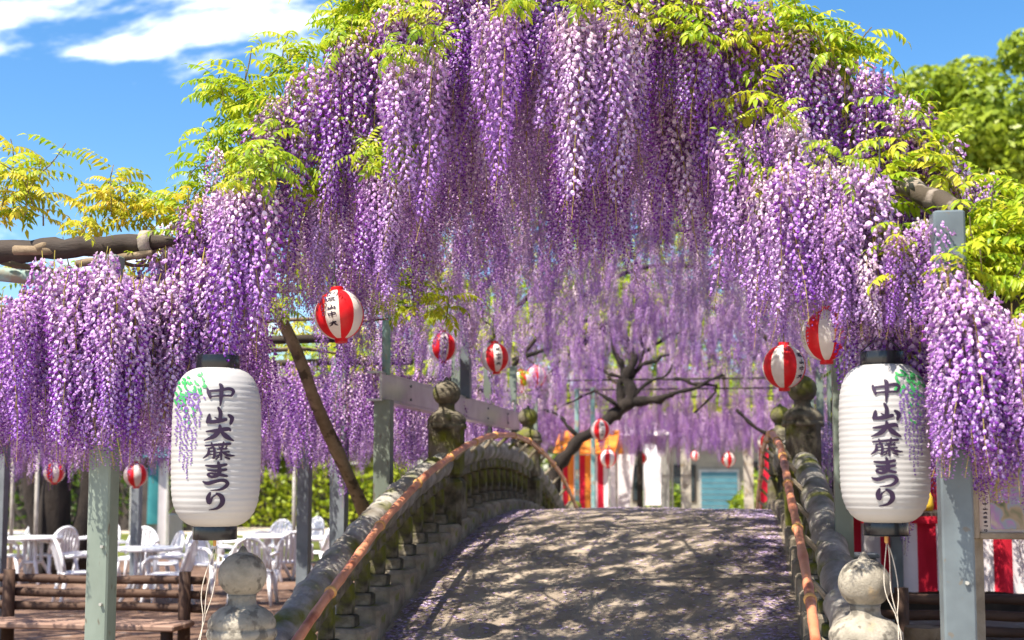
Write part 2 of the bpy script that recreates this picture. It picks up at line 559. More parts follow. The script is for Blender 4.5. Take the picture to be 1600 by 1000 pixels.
bal = [baluster_mesh(i) for i in range(4)]
for sgn, X in ((-1, XL), (1, XR)):
    for i in range(nk):
        y = POSTY[0] + 0.24 + i * KST
        if min(abs(y - p) for p in POSTY) < 0.26: continue
        o = obj('baluster', bal[(i * 3 + (sgn > 0)) % 4], bridge)
        zt = max(zd(y - KST / 2), zd(y + KST / 2)) + 0.08
        o.location = (X, y, zt)
        o.scale = (1, 1, max(0.5, (zd(y) + 0.50 - zt) / 0.45))
# beam under the rail and the round rail, span by span
for sgn, X in ((-1, XL), (1, XR)):
    for s in range(3):
        y0, y1 = POSTY[s] + 0.12, POSTY[s + 1] - 0.12
        n = 26
        bm_ = MB()
        for i in range(n):
            a, c = y0 + (y1 - y0) * i / n, y0 + (y1 - y0) * (i + 1) / n
            za, zc = zd(a) + 0.465, zd(c) + 0.465
            vs = []
            for (yy, zz) in ((a, za), (c, zc)):
                vs += [(X - .055, yy, zz - .045), (X + .055, yy, zz - .045), (X + .055, yy, zz + .05), (X - .055, yy, zz + .05)]
            fs = [(0, 1, 5, 4), (1, 2, 6, 5), (2, 3, 7, 6), (3, 0, 4, 7)]
            if i == 0: fs.append((3, 2, 1, 0))
            if i == n - 1: fs.append((4, 5, 6, 7))
            bm_.add(vs, fs)
        bm_.build('rail_beam', M_MOSS, bridge)
        path, rr = [], []
        n = 90
        for i in range(n + 1):
            y = y0 - .06 + (y1 - y0 + .12) * i / n
            ph = (i / n) * 9
            k = abs((ph % 1) - .5) * 2
            r0 = 0.098 + 0.004 * math.sin(i * 1.7) + (0.011 if k > .86 else 0) - (0.006 if .74 < k <= .86 else 0)
            path.append((X + .004 * math.sin(i * .9), y, zd(y) + 0.585 + .003 * math.sin(i * 2.1)))
            rr.append(r0)
        MB().tube(path, rr, n=18).build('stone_rail', M_RAIL, bridge, smooth=True)
# newel posts with ball finials
def newel(X, Y, idx):
    z0 = zd(Y) - 0.35
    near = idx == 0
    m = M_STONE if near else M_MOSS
    b = MB()
    b.box((X, Y, z0 + 0.40), (0.31, 0.31, 0.80), bev=.035)
    b.box((X, Y, z0 + 1.03), (0.275, 0.275, 0.47), bev=.04)
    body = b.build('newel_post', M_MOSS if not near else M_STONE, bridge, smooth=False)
    zt = z0 + 1.215
    prof = [(0.02, 0.0), (0.165, 0.0), (0.172, 0.015), (0.168, .04), (.158, .045), (.166, .06), (.163, .085), (.145, .115), (.112, .142), (.082, .155), (.070, .165), (.066, .195), (.070, .210)]
    R = 0.118
    zc = .210 + .095
    for i in range(1, 15):
        a = -PI / 2 + PI * (i + 2.2) / 17.5
        prof.append((R * math.cos(a), zc + R * .96 * math.sin(a)))
    prof += [(.026, zc + .113), (.018, zc + .124), (.012, zc + .136), (.002, zc + .142)]
    fin = MB().lathe(prof, 30, (X, Y, zt), wob=.008)
    attach(fin.build('ball_finial', m, None, smooth=True), body)


for X in (XL, XR):
    for i, Y in enumerate(POSTY):
        newel(X, Y, i)

# bamboo handrails fixed along the inner faces
for sgn, X, lab in ((-1, XL, 'reddish bamboo handrail along the left stone parapet of the bridge'),
                    (1, XR, 'reddish bamboo handrail along the right stone parapet of the bridge')):
    xb = X - sgn * 0.20
    t = empty('bamboo_handrail', (xb, YC, zd(YC)), lab, 'handrail')
    ys = [POSTY[0] + .1 + (POSTY[3] - POSTY[0] - .2) * i / 160 for i in range(161)]
    path = [(xb + .006 * math.sin(y * 2), y, zd(y) + 0.735 + .004 * math.sin(y * 5)) for y in ys]
    rr = [0.026 + (0.004 if i % 5 == 0 else 0) + .0015 * math.sin(i) for i in range(161)]
    MB().tube(path, rr, n=12).build('bamboo_pole', M_BAMBOO, t, smooth=True)
    for i in range(8, 160, 12):
        p, q = Vector(path[i]), Vector(path[i + 1])
        dd = (q - p).normalized()
        MB().tube([p - dd * .018, p, p + dd * .018], [.033, .036, .033], n=12).build('node_binding', M_BIND, t, smooth=True)
    for i in range(4, 160, 8):
        p = Vector(path[i])
        MB().tube([p + Vector((0, 0, -.02)), p + Vector((sgn * .05, 0, -.06)), (X - sgn * .085, p.y, p.z - .13)], [.014, .016, .018], n=6).build('bracket', M_KERB, t)

# fallen petals lying on the deck, thickest along the kerbs and on the right
def petals(n, name, fn):
    vs, fs = [], []
    for k in range(n):
        x, y, z = fn()
        a = rnd.uniform(0, 2 * PI); s = rnd.uniform(.009, .024)
        ux, uy = math.cos(a) * s, math.sin(a) * s
        o = len(vs)
        h = rnd.uniform(.002, .009)
        vs += [(x - ux, y - uy, z + .003), (x + uy * .6, y - ux * .6, z + h), (x + ux, y + uy, z + .004), (x - uy * .6, y + ux * .6, z + h * .5)]
        fs.append((o, o + 1, o + 2, o + 3))
    me = bpy.data.meshes.new(name)
    me.from_pydata(vs, [], fs)
    me.materials.append(M_FALLEN)
    return me


M_FALLEN = pmat('fallen_petal', (0.42, 0.27, 0.58), (0.78, 0.68, 0.84), scale=60, rough=.8, trans=.2)


def deck_spot():
    y = YS + .3 + (YC + 1.2 - YS) * rnd.random()
    while rnd.random() > .25 + .75 * (.5 + .5 * math.sin(y * 5.3) * math.sin(y * 2.1 + 1)):
        y = YS + .3 + (YC + 1.2 - YS) * rnd.random()
    r = rnd.random()
    if r < .40:
        x = XR - .19 - abs(rnd.gauss(0, .22))
    elif r < .62:
        x = XL + .19 + abs(rnd.gauss(0, .16))
    else:
        x = rnd.uniform(XL + .2, XR - .2)
    x = min(max(x, XL + .18), XR - .18)
    return x, y, zd(y) + 0.012 * math.sin(x * 3.1 + y * 1.7) * math.sin(y * 2.3 - x) - 0.03 * ((x - (XL + XR) / 2) / 1.3) ** 2


pt = obj('fallen_petals', petals(13000, 'fallen_petals', deck_spot))
tag(pt, 'pale violet petals strewn over the bridge deck', 'petals', kind='stuff')

# ------------------------------------------------------------------ wisteria racemes and leaves (meshes shared by all vines)
def floret(kind):
    """one pea-flower, +x outwards, +z up: reflexed banner, two wings with the keel, thin stalk"""
    V, F, C = [], [], []
    def add(vs, fs, cs):
        o = len(V); V.extend(vs); F.extend([tuple(i + o for i in f) for f in fs]); C.extend(cs)
    if kind == 'open':
        pale, mid = (0.93, 0.69, 0.91), (0.68, 0.34, 0.80)
        add([(0, 0, 0), (.004, .0068, .003), (.004, -.0068, .003), (.000, .0098, .013), (.000, -.0098, .013), (-.006, .0040, .0215), (-.006, -.0040, .0215), (.0045, 0, .012)],
            [(0, 1, 7), (0, 7, 2), (1, 3, 7), (2, 7, 4), (3, 5, 7), (4, 7, 6), (5, 6, 7)], [mid, pale, pale, pale, pale, pale, pale, (.93, .88, .88)])
        deep, vio = (0.30, 0.05, 0.42), (0.56, 0.21, 0.71)
        add([(0, 0, -.002), (.010, .0075, .004), (.010, -.0075, .004), (.023, .0025, -.001), (.023, -.0025, -.001), (.011, 0, -.009)],
            [(0, 1, 5), (0, 5, 2), (1, 3, 5), (2, 5, 4), (3, 4, 5), (0, 2, 1), (1, 2, 4, 3)], [deep, vio, vio, deep, deep, deep])
    else:
        vio, pk = (0.48, 0.17, 0.50), (0.66, 0.42, 0.64)
        add([(0, 0, 0), (.007, .005, .003), (.007, -.005, .003), (.016, 0, 0), (.007, 0, -.005)],
            [(0, 1, 4), (0, 4, 2), (1, 3, 4), (2, 4, 3), (0, 2, 3, 1)], [vio, pk, pk, vio, vio])
    return np.array(V), F, np.array(C)


FO, FB = floret('open'), floret('bud')


def raceme_mesh(name, Lg, R, seed, dens=1.12, size=1.18, pale=0.0):
    g = np.random.default_rng(seed)
    V, F, C, MI = [], [], [], []
    dens *= 1.28; size *= .84
    n = int(Lg / 0.0062 * dens)
    bend = g.uniform(-.10, .10, 2)
    def axis(t):
        return np.array([bend[0] * t * t + .01 * math.sin(t * 7 + seed), bend[1] * t * t + .01 * math.cos(t * 6 + seed), -Lg * t])
    off = 0
    for k in range(n):
        t = (k + .5) / n
        t = .03 + .97 * t
        bud = t > .86 + g.uniform(-.03, .05)
        V0, F0, C0 = FB if bud else FO
        r = R * (1 - t) ** .72 * g.uniform(.62, 1.14) + .008
        if t < .12: r *= .6 + 3.3 * t
        s = size * (1.0 - .42 * t ** 2.2) * g.uniform(.82, 1.15)
        a = k * 2.39996 + g.uniform(-.35, .35)
        P = (V0 * s)
        # droop/tilt and roll of each flower
        pitch = g.uniform(-.75, .15); roll = g.uniform(-.5, .5); yaw = g.uniform(-.5, .5)
        Rm = np.array((Matrix.Rotation(a, 3, 'Z') @ Matrix.Rotation(-pitch, 3, 'Y') @ Matrix.Rotation(yaw, 3, 'Z') @ Matrix.Rotation(roll, 3, 'X')))
        ax = axis(t)
        pos = ax + np.array([math.cos(a) * r, math.sin(a) * r, -.25 * r])
        P = P @ Rm.T + pos
        V.append(P)
        F += [tuple(i + off for i in f) for f in F0]
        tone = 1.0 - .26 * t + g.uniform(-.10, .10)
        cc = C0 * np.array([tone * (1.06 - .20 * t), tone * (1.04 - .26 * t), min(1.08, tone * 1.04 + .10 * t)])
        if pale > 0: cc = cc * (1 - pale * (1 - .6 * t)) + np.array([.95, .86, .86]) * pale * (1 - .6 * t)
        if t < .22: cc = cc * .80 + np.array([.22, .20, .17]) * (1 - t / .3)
        C.append(np.clip(cc, 0, .95))
        MI += [0] * len(F0)
        off += len(P)
        # stalk
        u = np.array([-math.sin(a), math.cos(a), 0]) * .0011
        V.append(np.array([ax - u, ax + u, pos + u, pos - u])); C.append(np.tile([.34, .24, .22], (4, 1)))
        F.append((off, off + 1, off + 2, off + 3)); MI.append(0); off += 4
    # rachis
    m = 14
    for i in range(m + 1):
        t = i / m
        c = axis(t * 1.0)
        if i == 0: c = c + np.array([.012, 0, .012])
        rr = .0026 * (1 - .55 * t)
        for j in range(4):
            q = j * PI / 2
            V.append(np.array([[c[0] + rr * math.cos(q), c[1] + rr * math.sin(q), c[2]]])); C.append(np.array([[.4, .3, .1]]))
        if i:
            for j in range(4):
                a_, b_ = off + (i - 1) * 4 + j, off + (i - 1) * 4 + (j + 1) % 4
                F.append((a_, b_, b_ + 4, a_ + 4)); MI.append(1)
    V = np.concatenate(V); C = np.concatenate(C)
    me = bpy.data.meshes.new(name)
    me.from_pydata(V.tolist(), [], F)
    me.materials.append(M_PETAL); me.materials.append(M_STEM)
    me.polygons.foreach_set('material_index', MI)
    at_ = me.attributes.new('petal', 'FLOAT_COLOR', 'POINT')
    at_.data.foreach_set('color', np.concatenate([C, np.ones((len(C), 1))], 1).astype(np.float32).ravel())
    me.update()
    return me


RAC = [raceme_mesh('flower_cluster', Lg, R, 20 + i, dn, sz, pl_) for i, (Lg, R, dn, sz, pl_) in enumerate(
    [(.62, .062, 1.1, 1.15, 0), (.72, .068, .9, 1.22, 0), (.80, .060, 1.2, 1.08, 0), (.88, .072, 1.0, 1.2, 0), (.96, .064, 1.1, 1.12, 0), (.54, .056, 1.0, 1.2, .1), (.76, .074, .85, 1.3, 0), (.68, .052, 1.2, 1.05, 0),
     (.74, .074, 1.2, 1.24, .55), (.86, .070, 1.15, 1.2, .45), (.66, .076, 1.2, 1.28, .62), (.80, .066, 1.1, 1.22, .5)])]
NREG = 8
RACL = [.62, .72, .80, .88, .96, .54, .76, .68, .74, .86, .66, .80]


def leaflet(b_verts, b_faces, b_col, base, d, nrm, ln, wd, tone):
    d = d.normalized(); s = d.cross(nrm)
    if s.length < 1e-6: s = Vector((1, 0, 0))
    s.normalize(); u = s.cross(d)
    o = len(b_verts)
    P = [base, base + d * ln * .35 + s * wd + u * wd * .35, base + d * ln * .35 - s * wd + u * wd * .35, base + d * ln * .38,
         base + d * ln * .72 + s * wd * .62 - u * ln * .06, base + d * ln * .72 - s * wd * .62 - u * ln * .06, base + d * ln * .74 - u * ln * .10, base + d * ln - u * ln * .24]
    b_verts.extend([tuple(p) for p in P])
    b_faces.extend([(o, o + 1, o + 3), (o, o + 3, o + 2), (o + 1, o + 4, o + 6, o + 3), (o + 3, o + 6, o + 5, o + 2), (o + 4, o + 7, o + 6), (o + 6, o + 7, o + 5)])
    b_col.extend([(tone, tone, tone)] * 8)


def compound_leaf(bv, bf, bc, base, d, up, ln, r, lf=.078):
    """pinnate leaf: drooping axis with opposite leaflets and an end leaflet"""
    n = r.choice([5, 6, 6, 7])
    d = d.normalized()
    p = Vector(base)
    axis = [p.copy()]
    for i in range(n + 1):
        d = (d + Vector((0, 0, -.11 - .02 * i))).normalized()
        p = p + d * ln / (n + 1)
        axis.append(p.copy())
        side = d.cross(Vector((0, 0, 1)))
        if side.length < .05: side = Vector((1, 0, 0))
        side.normalize()
        nr = side.cross(d)
        k = math.sin(PI * (.22 + .66 * i / n))
        if i < n:
            for sg in (-1, 1):
                dd = side * sg * .85 + d * .55 + Vector((0, 0, -.45 + r.uniform(-.25, .2)))
                leaflet(bv, bf, bc, p, dd, nr + Vector((0, 0, .3)), lf * (.65 + .4 * k) * r.uniform(.85, 1.1), lf * .19 * r.uniform(.8, 1.15), r.random())
        else:
            leaflet(bv, bf, bc, p, d, nr, lf, lf * .19, r.random())
    o = len(bv)
    for i, q in enumerate(axis):
        s = Vector((0, 0, .0016))
        bv.extend([tuple(q + s), tuple(q - s)]); bc.extend([(.35, .35, .35)] * 2)
        if i: bf.append((o + 2 * i - 2, o + 2 * i, o + 2 * i + 1, o + 2 * i - 1))


def spray_mesh(name, seed, mat, nl=7, stem=.26, ln=.25, droop=False):
    r = random.Random(seed)
    bv, bf, bc = [], [], []
    sd_ = Vector((r.uniform(-.35, .35), r.uniform(-.35, .35), 1)).normalized()
    p = Vector((0, 0, -.04))
    pts = [p.copy()]
    for i in range(5):
        sd_ = (sd_ + Vector((r.uniform(-.15, .15), r.uniform(-.15, .15), -.03))).normalized()
        p = p + sd_ * stem / 5
        pts.append(p.copy())
    for i in range(nl):
        t = (i + .4) / nl
        k = min(int(1 + t * 4.2), 5)
        a = i * 2.4 + r.uniform(-.4, .4)
        el = .75 - .5 * (1 - t) + r.uniform(-.15, .2)
        dd = Vector((math.cos(a), math.sin(a), el))
        compound_leaf(bv, bf, bc, pts[k], dd, Vector((0, 0, 1)), ln * r.uniform(.7, 1.15), r, lf=.074 * r.uniform(.85, 1.15))
    mb = MB()
    mb.tube(pts, [.006, .0055, .005, .0045, .004, .003], n=5, mi=1)
    o = len(bv)
    bv.extend(mb.v); bc.extend([(.3, .3, .3)] * len(mb.v))
    nb = len(bf)
    bf.extend([tuple(i + o for i in f) for f in mb.f])
    me = bpy.data.meshes.new(name)
    me.from_pydata(bv, [], bf)
    me.materials.append(mat); me.materials.append(M_BARKL)
    me.polygons.foreach_set('material_index', [0] * nb + [1] * (len(bf) - nb))
    at_ = me.attributes.new('petal', 'FLOAT_COLOR', 'POINT')
    at_.data.foreach_set('color', np.concatenate([np.array(bc), np.ones((len(bc), 1))], 1).astype(np.float32).ravel())
    me.update()
    return me


LEAF = [spray_mesh('leaf_spray', 50 + i, M_LEAF, nl=n, stem=s, ln=l) for i, (n, s, l) in enumerate([(7, .24, .26), (6, .34, .30), (8, .18, .22), (5, .42, .26), (9, .22, .30)])]
LEAFO = [spray_mesh('leaf_spray', 80 + i, M_LEAFO, nl=n, stem=s, ln=l) for i, (n, s, l) in enumerate([(7, .26, .26), (6, .36, .28), (8, .20, .22)])]


def gn_scatter(name, pts, sources, parent):
    """one object that carries many more of the same pieces as instances; pts: (loc, rot, scale, index)"""
    me = bpy.data.meshes.new(name)
    me.from_pydata([tuple(p[0]) for p in pts], [], [])
    n = len(pts)
    a = me.attributes.new('rot', 'FLOAT_VECTOR', 'POINT'); a.data.foreach_set('vector', np.array([p[1] for p in pts], dtype=np.float32).ravel())
    a = me.attributes.new('scl', 'FLOAT', 'POINT'); a.data.foreach_set('value', np.array([p[2] for p in pts], dtype=np.float32))
    a = me.attributes.new('idx', 'INT', 'POINT'); a.data.foreach_set('value', np.array([p[3] for p in pts], dtype=np.int32))
    o = obj(name, me, parent)
    tag(o, kind='stuff')
    g = bpy.data.node_groups.new(name, 'GeometryNodeTree')
    g.interface.new_socket('Geometry', in_out='INPUT', socket_type='NodeSocketGeometry')
    g.interface.new_socket('Geometry', in_out='OUTPUT', socket_type='NodeSocketGeometry')
    N, L = g.nodes.new, g.links.new
    gi, go = N('NodeGroupInput'), N('NodeGroupOutput')
    iop = N('GeometryNodeInstanceOnPoints')
    jn = N('GeometryNodeJoinGeometry')
    for s in sources:
        oi = N('GeometryNodeObjectInfo')
        oi.transform_space = 'ORIGINAL'
        oi.inputs['Object'].default_value = s
        oi.inputs['As Instance'].default_value = True
        L(oi.outputs['Geometry'], jn.inputs[0])
    def attr(nm, ty):
        q = N('GeometryNodeInputNamedAttribute'); q.data_type = ty; q.inputs['Name'].default_value = nm
        return q.outputs['Attribute']
    L(gi.outputs[0], iop.inputs['Points'])
    L(jn.outputs[0], iop.inputs['Instance'])
    iop.inputs['Pick Instance'].default_value = True
    L(attr('idx', 'INT'), iop.inputs['Instance Index'])
    er = N('FunctionNodeEulerToRotation')
    L(attr('rot', 'FLOAT_VECTOR'), er.inputs[0])
    L(er.outputs[0], iop.inputs['Rotation'])
    L(attr('scl', 'FLOAT'), iop.inputs['Scale'])
    L(iop.outputs[0], go.inputs[0])
    md = o.modifiers.new('scatter', 'NODES')
    md.node_group = g
    return o


# what hangs or stands free of the flowers in the photograph: (x0, y0, x1, y1, distance)
KEEP = [(268, 540, 412, 850, 5.95), (1304, 532, 1450, 850, 5.35), (497, 452, 566, 534, 7.2), (672, 510, 714, 575, 12.6), (754, 533, 796, 586, 12.6), (800, 570, 856, 612, 17.5),
        (1192, 545, 1256, 606, 8.4), (1252, 498, 1290, 556, 7.0), (922, 652, 956, 735, 18), (592, 598, 812, 668, 9.6), (588, 500, 612, 770, 9.6), (672, 595, 722, 720, 10.6), (1216, 600, 1288, 720, 10.4),
        (432, 500, 485, 590, 9.0), (470, 560, 520, 660, 9.6), (505, 630, 560, 740, 10.0), (0, 376, 232, 398, 5.8), (72, 726, 98, 756, 19), (198, 730, 226, 766, 15), (70, 420, 150, 448, 6.0),
        (915, 535, 1040, 640, 17.5), (805, 618, 840, 660, 15), (1470, 785, 1600, 1000, 9), (-50, 735, 330, 1000, 14), (128, 690, 192, 1000, 5.8), (1455, 745, 1525, 1000, 5.2), (440, 760, 600, 900, 11)]


def clear(s, name):
    """the spot itself, a shorter cluster that ends above what must stay free, or None"""
    d = depth(s[0])
    p = pix(s[0])
    if p is None: return s
    lf = name == 'leaf_spray'
    sc = s[2]
    for (a, b, c, e, dk) in KEEP:
        if d >= dk: continue
        if lf:
            w_, y0, y1 = .16 * FPX / d, p[1] - .3 * FPX / d, p[1] + .05 * FPX / d
        else:
            w_, y0, y1 = .05 * FPX / d, p[1], p[1] + RACL[s[3]] * sc * FPX / d
        if p[0] + w_ > a and p[0] - w_ < c and y1 > b and y0 < e:
            if lf: return None
            k = (b - p[1]) / (RACL[s[3]] * FPX / d)
            if k < .5: return None
            sc = min(sc, k)
    return (s[0], s[1], sc, s[3])


def hang(vine, name, stuff_name, spots, meshes, limit=300):
    """spots: (loc, rot, scale, index); those that show largest become parts, the rest one mass"""
    def key(s):
        p = pix(s[0])
        if p is None: return 1e6
        out = max(0, -p[0], p[0] - 1600) + max(0, -p[1] - 60, p[1] - 900)
        return depth(s[0]) + out * .05
    spots = [s for s in (clear(s, name) for s in spots) if s]
    spots = sorted(spots, key=key)
    near, far = spots[:limit], spots[limit:]
    src = {}
    for loc, rot, sc, ix in near:
        o = obj(name, meshes[ix], vine)
        o.location, o.rotation_euler, o.scale = loc, rot, (sc, sc, sc)
        src.setdefault(ix, o)
    keys = sorted(src)
    if far:
        gn_scatter(stuff_name, [(l, r, s, i % len(keys)) for l, r, s, i in far], [src[k] for k in keys], vine)


def vz(x, y):
    """height of the arched trellis above the bridge"""
    bump = max(0.0, 1 - ((y - YC) / 7.6) ** 2)
    return 3.86 - 0.315 * (x + 0.76) ** 2 + 0.74 * bump


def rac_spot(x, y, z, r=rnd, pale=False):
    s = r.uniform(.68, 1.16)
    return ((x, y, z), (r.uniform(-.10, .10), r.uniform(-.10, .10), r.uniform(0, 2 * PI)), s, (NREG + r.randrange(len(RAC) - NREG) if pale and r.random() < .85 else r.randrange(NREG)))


def leaf_spot(x, y, z, n, tilt=(0, 0), s=1.0, r=rnd):
    return ((x, y, z), (tilt[0] + r.uniform(-.45, .45), tilt[1] + r.uniform(-.45, .45), r.uniform(0, 2 * PI)), s * r.uniform(.55, .92), r.randrange(n))


def cl(x, y, seed):
    """clumping field 0..1"""
    return .5 + .25 * math.sin(x * 3.7 + seed) * math.cos(y * 2.9 - seed) + .25 * math.sin(x * 7.3 - y * 5.1 + seed * 2)

# ------------------------------------------------------------------ arched trellis over the bridge
arch = empty('arched_trellis', (-0.76, YC, 0), 'arched trellis of poles carrying the wisteria over the bridge', 'trellis')
XA, XB = -2.80, 1.16
HOOPY = [6.05, 7.7, 9.5, 11.3, 13.1, 14.9, 16.7, 18.6]
for k, y in enumerate(HOOPY):
    def hp(x0, x1, n, dz=0.0, wob=.0):
        return [(x0 + (x1 - x0) * i / n, y + wob * math.sin(i * 1.3), vz(x0 + (x1 - x0) * i / n, y) + dz + wob * math.sin(i * 2.1)) for i in range(n + 1)]
    if k == 0:
        p = hp(XA, -0.30, 22)
        MB().tube(p, [.048 - .0004 * i + (.004 if i % 6 == 0 else 0) for i in range(23)], n=12).build('hoop_pole', M_PALE, arch, smooth=True)
        p = hp(-0.36, 1.02, 16, .01, .014)
        MB().tube(p, [.055 + .008 * math.sin(i * 1.9) for i in range(17)], n=10).build('hoop_log', M_WLOG, arch, smooth=True)
        a, c = at(1412, 290, 5.75), at(1502, 330, 5.35)
        MB().tube([a + (c - a) * i / 6 + Vector((0, 0, .012 * math.sin(i * 2))) for i in range(7)], [.04, .045, .042, .046, .04, .044, .03], n=10).build('hoop_log', M_WLOG, arch, smooth=True)
    else:
        MB().tube(hp(XA, XB, 24), .03, n=8).build('hoop_pole', M_LOG, arch, smooth=True)
    for x in (XA, XB):
        z = vz(x, y)
        if k < 4: continue
        MB().box((x, y, z / 2), (.09, .09, z)).build('post', M_STEEL, arch)
for i in range(6):
    x = XA + .12 + (XB - XA - .24) * i / 5
    path = [(x + .10 * math.sin(j * .55 + i * 1.7) + .03 * math.sin(j * 1.9 + i), 5.95 + 12.9 * j / 26, vz(x, 5.95 + 12.9 * j / 26) + .055) for j in range(27)]
    MB().tube(path, [.009 + .002 * (j % 2) for j in range(27)], n=7).build('bamboo_purlin', M_WLOG, arch, smooth=True)
# steel frame standing outside the left parapet
bx0 = at(600, 605, 9.6)
XBM = bx0.x
fr = empty('steel_frame', (XBM, 9.6, 0), 'grey steel post and long beam beside the left parapet behind the leaning trunk', 'frame')
MB().box((XBM, 9.6, 1.12), (.13, .11, 2.24)).build('post', M_STEEL, fr)
ch = MB()
ch.box((XBM, 12.8, 2.345), (.02, 6.6, .19)); ch.box((XBM - .05, 12.8, 2.45), (.12, 6.6, .016)); ch.box((XBM - .05, 12.8, 2.238), (.12, 6.6, .016))
ch.build('beam', M_GALV, fr)
MB().tube([(XBM, 9.66, 2.44), (XBM, 9.66, 2.9), (XBM, 9.66, 3.35)], .035, n=12).build('upper_pipe', M_TEAL, fr, smooth=True)
MB().box((XBM, 12.75, 2.85), (.10, .10, .82)).build('upper_post', M_STEELB, fr)
MB().box((XBM, 15.9, 1.12), (.11, .11, 2.23)).build('post', M_STEEL, fr)
MB().box((XBM - .02, 12.0, 1.1), (.09, .09, 2.2)).build('post', M_STEELD, fr)
for yy in (10.4, 11.6, 13.9, 15.2):
    for zz in (2.29, 2.40):
        MB().tube([(XBM + .01, yy, zz), (XBM + .022, yy, zz)], .012, n=6).build('bolt', M_STEELD, fr)
# side posts that carry the near ends of the flat trellises
Zf = 2.72

# ------------------------------------------------------------------ flat trellis on the left
lt = empty('flat_trellis', (-5.0, 9.0, 0), 'flat trellis of dark logs and steel posts left of the bridge', 'trellis')
pl = at(160, 850, 5.75)
MB().box((pl.x, 5.75, Zf / 2), (.112, .105, Zf), bev=.008).build('post', M_STEEL, lt)
MB().box((pl.x, 5.69, .62), (.15, .012, .12), bev=.004).build('bracket_plate', M_STEELD, lt)
for zz in (.30, .59, .65, 1.05, 1.32):
    MB().tube([(pl.x + .03, 5.698, zz), (pl.x + .03, 5.682, zz)], .008, n=6).build('bolt', M_GALV, lt)
a, c = at(-60, 398, 5.9), at(232, 379, 5.9)
n = 18
MB().tube([a + (c - a) * i / n + Vector((0, 0, .008 * math.sin(i * 1.7))) for i in range(n + 1)], [.062 - .0009 * i + .004 * math.sin(i * 2.3) for i in range(n + 1)], n=12).build('log_beam', M_LOG, lt, smooth=True)
d = (c - a).normalized()
MB().tube([c - d * .03, c + d * .02], [.064, .062], n=12).build('binding', M_WLOG, lt, smooth=True)
MB().tube([c + d * .02, c + d * .09, c + d * .16], [.04, .03, .012], n=8).build('log_end', M_LOG, lt, smooth=True)
a2, c2 = at(120, 412, 5.86), at(238, 396, 5.86)
MB().tube([a2 + (c2 - a2) * i / 8 for i in range(9)], [.018 + .003 * (i % 2) for i in range(9)], n=8).build('bamboo_batten', M_BARKL, lt, smooth=True)
a3, c3 = at(-40, 424, 6.0), at(165, 446, 6.3)
MB().tube([a3 + (c3 - a3) * i / 8 for i in range(9)], .038, n=12).build('teal_pipe', M_TEAL, lt, smooth=True)
for j, y in enumerate([7.6, 9.6, 11.6, 13.6, 15.6]):
    MB().tube([(-11.5 + 8.6 * i / 10, y, Zf + .01 * math.sin(i * 2 + j)) for i in range(11)], .035, n=7).build('crossbar', M_LOG, lt, smooth=True)
for (px, Y, wd, m) in ((3, 12.0, .10, M_STEELD), (476, 12.4, .12, M_STEELD), (530, 11.2, .135, M_STEELD), (214, 17.5, .12, M_STEELD), (-330, 9, .11, M_STEEL)):
    p = at(px, 760, Y)
    MB().box((p.x, Y, Zf / 2), (wd, wd, Zf)).build('post', m, lt)
for (px, Y) in ((58, 19.5), (432 + 28, 21.0), (20, 20.5)):
    p = at(px, 760, Y)
    MB().tube([(p.x, Y, 0), (p.x, Y, Zf)], .035, n=8).build('thin_post', M_PALE, lt, smooth=True)

# ------------------------------------------------------------------ flat trellis on the right
rt = empty('flat_trellis', (3.2, 8.0, 0), 'flat trellis on blue grey steel posts right of the bridge', 'trellis')
pr = at(1494, 850, 5.15)
zr = at(1480, 332, 5.15).z
MB().box((pr.x, 5.15, zr / 2), (.118, .11, zr), bev=.008).build('post', M_STEELB, rt)
for zz in (.35, .85, 1.25):
    MB().tube([(pr.x + .025, 5.095, zz), (pr.x + .025, 5.082, zz)], .008, n=6).build('bolt', M_GALV, rt)
pr2 = at(1316, 700, 8.0)
MB().box((pr2.x, 8.0, 1.4), (.105, .09, 2.8)).build('post', M_STEEL, rt)
a, c = at(1445, 488, 5.5), at(1640, 468, 5.5)
MB().tube([a + (c - a) * i / 8 + Vector((0, 0, .006 * math.sin(i * 2))) for i in range(9)], [.05 + .004 * math.sin(i * 2.6) for i in range(9)], n=12).build('log_beam', M_LOG, rt, smooth=True)
ZR = a.z
for j, y in enumerate([7.2, 9.0, 11, 13, 15]):
    MB().tube([(1.15 + 6.5 * i / 8, y, ZR + .04) for i in range(9)], .035, n=7).build('crossbar', M_LOG, rt, smooth=True)
for (x, y) in ((4.4, 5.3), (4.6, 11.0), (1.6, 13.0), (7.2, 15)):
    MB().box((x, y, ZR / 2), (.11, .11, ZR)).build('post', M_STEELB, rt)

# ------------------------------------------------------------------ trellis beyond the bridge
ZB = 3.25
bt = empty('flat_trellis', (-1.0, 27.0, 0), 'distant flat trellis on pale posts beyond the far end of the bridge', 'trellis')
for j, y in enumerate([21.2, 23.6, 26, 28.4, 30.8, 33.2]):
    MB().tube([(-10 + 18.0 * i / 10, y, ZB) for i in range(11)], .018, n=7).build('crossbar', M_DARK, bt, smooth=True)
for i in range(10):
    x = -9.5 + 17 * i / 9
    MB().tube([(x, 21 + 12.5 * j / 6, ZB + .05) for j in range(7)], .03, n=6).build('bamboo_purlin', M_WLOG, bt, smooth=True)
for (px, Y, m, wd) in ((1072, 34, M_PALE, .26), (1040, 34, M_GALV, .22), (1170, 33, M_PALE, .24), (1000, 33, M_DARK, .14), (902, 23, M_TEAL, .07), (927, 23, M_TEAL, .07), (1300, 28, M_DARK, .14), (700, 24, M_DARK, .14)):
    p = at(px, 770, Y)
    MB().box((p.x, Y, ZB / 2), (wd, .14, ZB)).build('post', m, bt)

